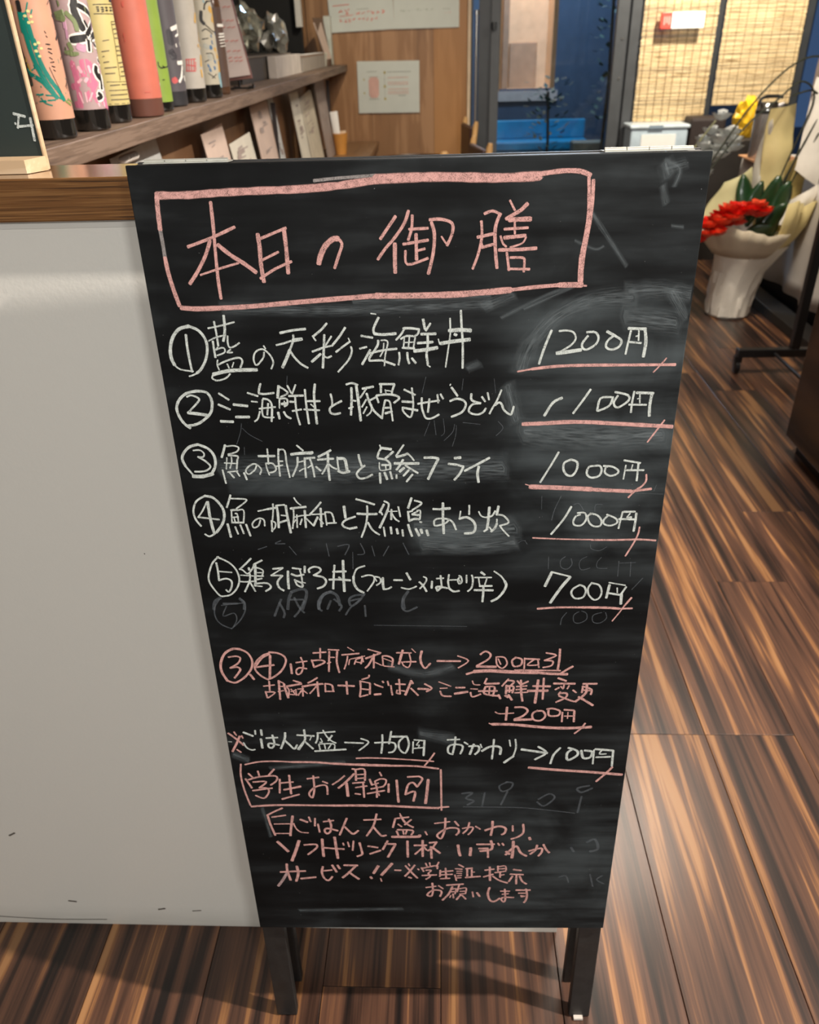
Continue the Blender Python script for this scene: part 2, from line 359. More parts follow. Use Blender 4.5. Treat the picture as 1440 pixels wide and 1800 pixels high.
outplant(1.30, 7.05, 1.7, .12, 'tall thin dark plant outside beside the window post', 5, pm('grey_pot', (.20, .21, .20), .6))
mat_o = MB().box(1.12, 1.38, 7.32, 7.5, -.02, .55, bev=.01)
tag(mat_o.build('planter_box', pm('grey_green_box', (.15, .16, .13), .7)), 'grey green planter box outside beside the window post', 'planter')
# ------------------------------------------------ bamboo blinds
Mbam = NT('bamboo'); tc = Mbam.n('ShaderNodeTexCoord'); mp = Mbam.n('ShaderNodeMapping'); mp.inputs['Scale'].default_value = (6, 40, 150)
Mbam.l(tc.outputs['Object'], mp.inputs[0]); nz = Mbam.n('ShaderNodeTexNoise'); nz.inputs['Scale'].default_value = 1; nz.inputs['Detail'].default_value = 3
Mbam.l(mp.outputs[0], nz.inputs[0]); rp = Mbam.ramp(nz.outputs['Fac'], [(.33, (.30, .19, .075)), (.47, (.74, .55, .30)), (.7, (.95, .76, .46))])
Mbam.l(rp.outputs[0], Mbam.b.inputs['Base Color']); Mbam.b.inputs['Roughness'].default_value = .6
def blind(x0, x1, z0, z1, y, label):
    t = thing('bamboo_blind', label, 'blind', (0, y, 0), group=None)
    m = MB(); rr = random.Random(int(x0*100)); z = z0; i = 0
    while z < z1:
        h = rr.uniform(.0062, .0076); j = rr.uniform(-.003, .003); yy = rr.uniform(-.0012, .0012)
        m.box(x0+j, x1+j, yy, yy+.003, z, z+h-(.0008 if rr.random() < .66 else .0032)); z += h
    o = m.build('slats', Mbam.m, t); o['kind'] = 'stuff'
    n = 9
    for k in range(n):
        x = x0+(x1-x0)*(k+.5)/n+rr.uniform(-.004, .004)
        MB().tube([(x, -.0035, z0-.002), (x+rr.uniform(-.004, .004), -.0035, (z0+z1)/2), (x, -.0035, z1)], .0021, 5).build('cord', pm('cord_brown', (.22, .13, .055), .8), t)
    return t
blind(1.428, 1.944, .765, 2.25, 6.535, 'left bamboo roll blind hanging lower, behind the red and white sign')
blind(1.990, 2.545, .862, 2.25, 6.525, 'right bamboo roll blind hanging higher, above the yellow bag')
sg = thing('sign_box', 'small red and white sign standing out from the left bamboo blind', 'sign', (0, 6.44, 0))
MB().box(1.605, 1.826, 0, .045, 1.352, 1.448, bev=.003).build('white_panel', pm('sign_white', (.95, .93, .85), .4, emit=(1, .96, .85), es=.55), sg)
MB().box(1.532, 1.604, 0, .045, 1.352, 1.448, bev=.003).build('red_panel', pm('sign_red', (.80, .08, .06), .4, emit=(1, .12, .08), es=.15), sg, label='red left end of the sign')
MB().box(1.60, 1.612, .045, .085, 1.38, 1.42).build('bracket', M_black, sg); MB().box(1.75, 1.762, .045, .085, 1.38, 1.42).build('bracket', M_black, sg)
for k, x in enumerate((1.548, 1.565, 1.582)):
    MB().box(x, x+.008, -.0015, 0, 1.375+.01*(k % 2), 1.425).build('mark', pm('sign_pink', (.95, .45, .40), .5), sg)
sb = thing('storage_box', 'pale blue grey plastic box with a white sheet below the left blind', 'box', (0, 6.3, 0))
Mp = pm('box_plastic', (.50, .60, .68), .3)
MB().box(1.375, 1.785, 0, .24, .30, .735, bev=.012).build('body', Mp, sb)
MB().box(1.365, 1.795, -.012, .252, .736, .762, bev=.01).build('lid', pm('box_lid', (.58, .66, .72), .3), sb)
MB().box(1.50, 1.60, -.016, -.011, .738, .760).build('latch', pm('box_latch', (.22, .28, .34), .4), sb)
MB().box(1.453, 1.70, -.006, -.001, .42, .70).build('white_sheet', pm('paper', (.86, .85, .82), .8, var=.03), sb)
bs = MB().box(1.30, 2.15, 6.15, 6.55, 0, .295, bev=.01).build('low_bench', pm('dark_bench', (.03, .025, .022), .6)); tag(bs, 'dark low bench under the window carrying the storage box', 'bench')
tag(MB().box(1.80, 2.05, 6.30, 6.52, .297, .80, bev=.02).build('dark_box', pm('dark_brown_box', (.028, .018, .016), .7)), 'dark brown box on the low bench beside the storage box', 'box')
# ================================================ COUNTERS AND SHELF
M_white = pm('white_panel', (.56, .545, .50), .42, var=.03, scale=3)
def dirty_white():
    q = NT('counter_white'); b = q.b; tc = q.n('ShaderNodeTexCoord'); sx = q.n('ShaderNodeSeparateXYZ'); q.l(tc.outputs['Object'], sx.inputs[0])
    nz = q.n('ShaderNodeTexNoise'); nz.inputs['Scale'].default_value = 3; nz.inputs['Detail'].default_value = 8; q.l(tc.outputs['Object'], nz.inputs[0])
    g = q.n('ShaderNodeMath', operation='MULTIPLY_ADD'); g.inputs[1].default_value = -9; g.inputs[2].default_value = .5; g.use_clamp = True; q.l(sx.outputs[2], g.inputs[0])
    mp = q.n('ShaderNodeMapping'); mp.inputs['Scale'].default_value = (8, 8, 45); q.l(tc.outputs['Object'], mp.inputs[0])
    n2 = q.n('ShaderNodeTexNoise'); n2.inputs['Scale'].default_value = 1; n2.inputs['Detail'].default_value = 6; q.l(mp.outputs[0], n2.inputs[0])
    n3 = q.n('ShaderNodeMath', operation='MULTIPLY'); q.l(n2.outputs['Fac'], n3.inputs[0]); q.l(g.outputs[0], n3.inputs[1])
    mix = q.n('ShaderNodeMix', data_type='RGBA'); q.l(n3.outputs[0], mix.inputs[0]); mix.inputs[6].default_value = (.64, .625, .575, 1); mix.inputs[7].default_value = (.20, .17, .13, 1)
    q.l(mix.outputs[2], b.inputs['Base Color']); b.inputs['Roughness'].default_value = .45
    n4 = q.n('ShaderNodeTexNoise'); n4.inputs['Scale'].default_value = 160; n4.inputs['Detail'].default_value = 3; q.l(tc.outputs['Object'], n4.inputs[0])
    bp = q.n('ShaderNodeBump'); bp.inputs['Strength'].default_value = .22; bp.inputs['Distance'].default_value = .001; q.l(n4.outputs['Fac'], bp.inputs['Height']); q.l(bp.outputs[0], b.inputs['Normal'])
    return q.m
M_cw = dirty_white()
M_top = wood('worktop_wood', (.040, .017, .006), (.125, .055, .017), (.18, .088, .030), axis='X', scale=2.4, rough=.22, stretch=75, coat=.8, bump=.05, dist=.12, fine=1.0)
ct = thing('counter', 'white panelled counter end with brown wooden worktop behind the chalkboard sign', 'counter')
MB().box(-1.6, .195, .785, .862, 0, 1.188).build('front_panel', M_cw, ct)
MB().box(-1.6, .196, .7835, .785, 1.187, 1.195).build('panel_trim', M_white, ct)
MB().box(-1.6, .200, .772, .866, 1.195, 1.234, bev=.0015).build('worktop', M_top, ct, label='glossy brown wooden worktop')
def scuff(pts, w, o=ct):
    return ribbons([(w, pts)], 'scuff_mark', pm('scuff', (.10, .085, .07), .8), ct, lambda x, y, l: Vector((x, .785-l, y)), 1, .0003)
scuff([(-.708, .245), (-.697, .252), (-.692, .250)], .0035); scuff([(-.775, .243), (-.770, .225)], .0012); scuff([(-.655, .068), (-.642, .066)], .004)
scuff([(-.50, .047), (-.488, .050)], .004); scuff([(-.757, .358), (-.745, .360)], .0015); scuff([(-.757, .335), (-.75, .335)], .002)
scuff([(-.80, .018), (-.70, .012), (-.60, .014)], .002); scuff([(-.44, .044), (-.425, .046)], .0025); scuff([(-.37, .80), (-.368, .795)], .002)
M_shelf = wood('shelf_wood', (.085, .056, .040), (.155, .103, .072), (.21, .145, .105), axis='Y', scale=2.2, rough=.55, stretch=26, dist=.3, fine=.8)
M_bpan = wood('back_panel_wood', (.15, .075, .036), (.21, .11, .055), (.26, .145, .075), axis='Z', scale=1, rough=.5, stretch=5)
sh = thing('bottle_shelf', 'long brown wooden shelf carrying the row of bottles', 'shelf')
MB().box(-1.12, -.660, .95, 6.29, 1.155, 1.195, bev=.002).build('shelf_board', M_shelf, sh)
MB().box(-.815, -.795, .95, 6.29, .705, 1.155).build('back_panel', M_bpan, sh, label='vertical brown panel below the shelf board')
MB().box(-1.10, -.80, .95, 6.29, 0, .66).build('base', M_bpan, sh)
bc = thing('bar_counter', 'low brown dining counter running below the bottle shelf', 'counter')
MB().box(-.795, -.46, .95, 6.30, .665, .70, bev=.003).build('counter_top', wood('bar_wood', (.17, .09, .042), (.24, .13, .06), (.30, .17, .085), axis='Y', scale=1, rough=.35), bc)
for y in (1.2, 2.9, 4.6, 6.1): MB().box(-.78, -.50, y, y+.05, 0, .665).build('bracket', M_bpan, bc)
# ================================================ SMALL CHALKBOARD ON THE WORKTOP
M_pine = wood('pine', (.42, .28, .155), (.50, .35, .21), (.57, .42, .27), axis='X', scale=2, rough=.5, stretch=20, bump=.03)
M_green = pm('green_slate', (.012, .022, .019), .6, var=.25, scale=8)
scb = thing('small_chalkboard', 'small dark green chalkboard with pale wooden ledge on the worktop', 'chalkboard', (-.3885, .832, 1.2345))
MB().box(-.60, -.0055, -.0055, -.001, .012, .60).build('board', M_green, scb)
MB().box(-.0052, -.0022, -.0065, -.0005, 0, .60, bev=.001).build('frame_rail', M_pine, scb)
MB().box(-.60, -.0056, -.0060, .002, 0, .0118).build('frame_rail', M_pine, scb)
l = MB(); l.add([(-.60, -.030, 0), (-.013, -.030, 0), (-.0022, -.0068, 0), (-.60, -.0068, 0), (-.60, -.030, .013), (-.013, -.030, .012), (-.0022, -.0068, .013), (-.60, -.0068, .013)], [(0,3,2,1),(4,5,6,7),(0,1,5,4),(1,2,6,5),(2,3,7,6),(3,0,4,7)])
l.build('ledge', M_pine, scb)
M_ch_w = chalkmat('chalk_white', (.58, .625, .595)); M_ch_p = chalkmat('chalk_pink', (.62, .345, .315)); M_ch_g = chalkmat('chalk_worn', (.34, .31, .30), .8)
M_ch_gp = chalkmat('chalk_worn_pink', (.55, .38, .37), .8); M_ghost = chalkmat('chalk_ghost', (.20, .225, .25), .30); M_smear = chalkmat('chalk_dust', (.22, .255, .27), .42, soft=True)

SM = [(.0026, [(-.0520, .0401), (-.0466, .0403), (-.0441, .038), (-.0475, .0345), (-.0539, .0339)]), (.0028, [(-.0339, .0505), (-.0233, .0479), (-.0168, .0462)]), (.0022, [(-.0292, .0488), (-.0332, .0381)]), (.0026, [(-.0347, .042), (-.0376, .0351), (-.0385, .0273)]), (.0024, [(-.0325, .0393), (-.0176, .0401)]), (.003, [(-.0185, .0463), (-.0174, .0408), (-.0196, .0268)])]
o = ribbons(SM, 'chalk_marks', M_ch_w, scb, lambda x, y, l: Vector((x+.0105, -.0055-l, y)), 1, .0003)

# ================================================ CHALKBOARD SIGN
M_bb = NT('blackboard')
def mk_bb(q):
    b = q.b; tc = q.n('ShaderNodeTexCoord')
    n1 = q.n('ShaderNodeTexNoise'); n1.inputs['Scale'].default_value = 7; n1.inputs['Detail'].default_value = 6; n1.inputs['Distortion'].default_value = .6
    mp = q.n('ShaderNodeMapping'); mp.inputs['Scale'].default_value = (5, 5, 42); q.l(tc.outputs['Object'], mp.inputs[0])
    n2 = q.n('ShaderNodeTexNoise'); n2.inputs['Scale'].default_value = 1; n2.inputs['Detail'].default_value = 7; q.l(mp.outputs[0], n2.inputs[0])
    q.l(tc.outputs['Object'], n1.inputs[0])
    m = q.n('ShaderNodeMath', operation='MULTIPLY'); q.l(n1.outputs['Fac'], m.inputs[0]); q.l(n2.outputs['Fac'], m.inputs[1])
    r = q.ramp(m.outputs[0], [(.17, (.0040, .0043, .0046)), (.27, (.0075, .0084, .0090)), (.40, (.020, .023, .0245))])
    sx = q.n('ShaderNodeSeparateXYZ'); q.l(tc.outputs['Object'], sx.inputs[0])
    def sm(src, a0, a1):
        m_ = q.n('ShaderNodeMapRange'); m_.interpolation_type = 'SMOOTHSTEP'; m_.inputs[1].default_value = a0; m_.inputs[2].default_value = a1; q.l(src, m_.inputs[0]); return m_.outputs[0]
    def mul(a_, b_):
        m_ = q.n('ShaderNodeMath', operation='MULTIPLY'); q.l(a_, m_.inputs[0])
        if isinstance(b_, float): m_.inputs[1].default_value = b_
        else: q.l(b_, m_.inputs[1])
        return m_.outputs[0]
    def mx_(a_, b_):
        m_ = q.n('ShaderNodeMath', operation='MAXIMUM'); q.l(a_, m_.inputs[0]); q.l(b_, m_.inputs[1]); return m_.outputs[0]
    X_, Z_ = sx.outputs[0], sx.outputs[2]
    up = mul(sm(Z_, -.44, -.36), mul(sm(Z_, -.112, -.130), sm(X_, .30, .37)))      # wiped price column
    mid = mul(mul(mul(sm(Z_, -.320, -.312), sm(Z_, -.266, -.274)), mul(sm(X_, .046, .052), sm(X_, .345, .335))), .75)   # wiped band along the third line
    pat = mul(mul(sm(Z_, -.394, -.388), sm(Z_, -.328, -.350)), mul(sm(X_, .228, .250), sm(X_, .348, .342)))   # wiped patch on the fourth line
    mid = mx_(mid, pat)
    low = mul(mul(sm(Z_, -.70, -.80), sm(X_, .18, .40)), .70)                      # wiped lower right
    top = mul(mul(sm(Z_, -.135, -.10), sm(X_, .22, .42)), .42)                     # greyer bare corner beside the heading
    fld = mx_(mx_(mx_(up, mid), low), top)
    n5 = q.n('ShaderNodeTexNoise'); n5.inputs['Scale'].default_value = 9; n5.inputs['Detail'].default_value = 7; n5.inputs['Distortion'].default_value = 1.2; q.l(tc.outputs['Object'], n5.inputs[0])
    fl2 = mul(fld, sm(n5.outputs['Fac'], .25, .68)); fl3 = mul(fl2, sm(n2.outputs['Fac'], .20, .75))
    mxa = q.n('ShaderNodeMix', data_type='RGBA'); q.l(fl3, mxa.inputs[0]); q.l(r.outputs[0], mxa.inputs[6]); mxa.inputs[7].default_value = (.060, .072, .077, 1)
    n3 = q.n('ShaderNodeTexNoise'); n3.inputs['Scale'].default_value = 420; n3.inputs['Detail'].default_value = 1; q.l(tc.outputs['Object'], n3.inputs[0])
    sp = q.n('ShaderNodeMath', operation='MULTIPLY_ADD'); sp.inputs[1].default_value = 14; sp.inputs[2].default_value = -10.9; sp.use_clamp = True; q.l(n3.outputs['Fac'], sp.inputs[0])
    mix = q.n('ShaderNodeMix', data_type='RGBA'); q.l(sp.outputs[0], mix.inputs[0]); q.l(mxa.outputs[2], mix.inputs[6]); mix.inputs[7].default_value = (.35, .36, .36, 1)
    q.l(mix.outputs[2], b.inputs['Base Color']); b.inputs['Roughness'].default_value = .6; b.inputs['Specular IOR Level'].default_value = .09
mk_bb(M_bb)
M_ink = pm('black_frame', (.013, .0125, .012), .5, var=.3, scale=40, bump=.1)
M_hinge = pm('hinge_silver', (.50, .50, .45), .35, metal=.6, var=.1, scale=60)
M_inkedge = pm('worn_edge', (.055, .052, .048), .6, var=.4, scale=60)
BU = Vector((.99985, .0172, 0)); BV = Vector((0, -.0650, -.99788)); BV = (BV-BU*BV.dot(BU)).normalized(); BN = BU.cross(BV).normalized()
if BN.y > 0: BN = -BN
B0 = Vector((-.2714, .7156, 1.2500))
sign = thing('chalkboard_sign', 'black A-frame chalkboard sign covered in white and pink chalk menu writing', 'sign')
sign['label'] = 'tall black standing chalkboard sign covered in white and pink chalk menu writing'
BM = Matrix((( BU.x, BN.x, -BV.x, B0.x), (BU.y, BN.y, -BV.y, B0.y), (BU.z, BN.z, -BV.z, B0.z), (0, 0, 0, 1)))
# local frame of the front leaf: x across, y out of the face, z up (0 at the top edge)
def local(m, name, mat, lab=None, T=BM, sm=False):
    o = m.build(name, mat, sign, sm, lab); o.matrix_local = T; return o
HL = 1.2505; SH = 1.0232
local(MB().box(0, .5, -.005, 0, -SH, 0, bev=.0008), 'writing_board', M_bb.m, 'black writing board')
for x0 in (.0, .466): local(MB().box(x0+.001, x0+.033, -.019, -.0052, -HL, -.001, bev=.001), 'leg', M_ink)
local(MB().box(.034, .466, -.019, -.0052, -.045, -.001), 'rail', M_ink); local(MB().box(.034, .466, -.019, -.0052, -SH, -SH+.035), 'rail', M_ink)
# back leaf hangs from the hinges with its feet a little behind
th = math.asin((.700-.742)/1.25) - math.asin((.634-.7156)/1.25)
TB = BM @ Matrix.Translation((0, -.0195, 0)) @ Matrix.Rotation(-.031, 4, 'X')
local(MB().box(0, .5, -.019, -.014, -SH, 0), 'back_board', M_ink, None, TB)
for x0 in (.0, .466): local(MB().box(x0+.001, x0+.033, -.0138, 0, -HL, -.001, bev=.001), 'leg', M_ink, None, TB)
local(MB().box(.034, .466, -.0138, 0, -.045, -.001), 'rail', M_ink, None, TB); local(MB().box(.034, .466, -.0138, 0, -SH, -SH+.035), 'rail', M_ink, None, TB)
for x0, x1 in ((.013, .087), (.411, .487)):
    h = local(MB().box(x0, x1, -.030, -.008, .0004, .0012), 'hinge', M_hinge, 'silver butt hinge')
    w_ = (x1-x0)/4
    for k in range(4):
        c = MB().tube([(x0+k*w_+.0004, -.0125, .0020), (x0+(k+1)*w_-.0004, -.0125, .0020)], .0019, 14).build('knuckle', M_hinge, h, True)
local(MB().box(.466+.008, .466+.022, -.010, .0008, -HL, -HL+.004), 'foot_pad', pm('pad_white', (.55, .5, .45), .5), 'pale foot pad')
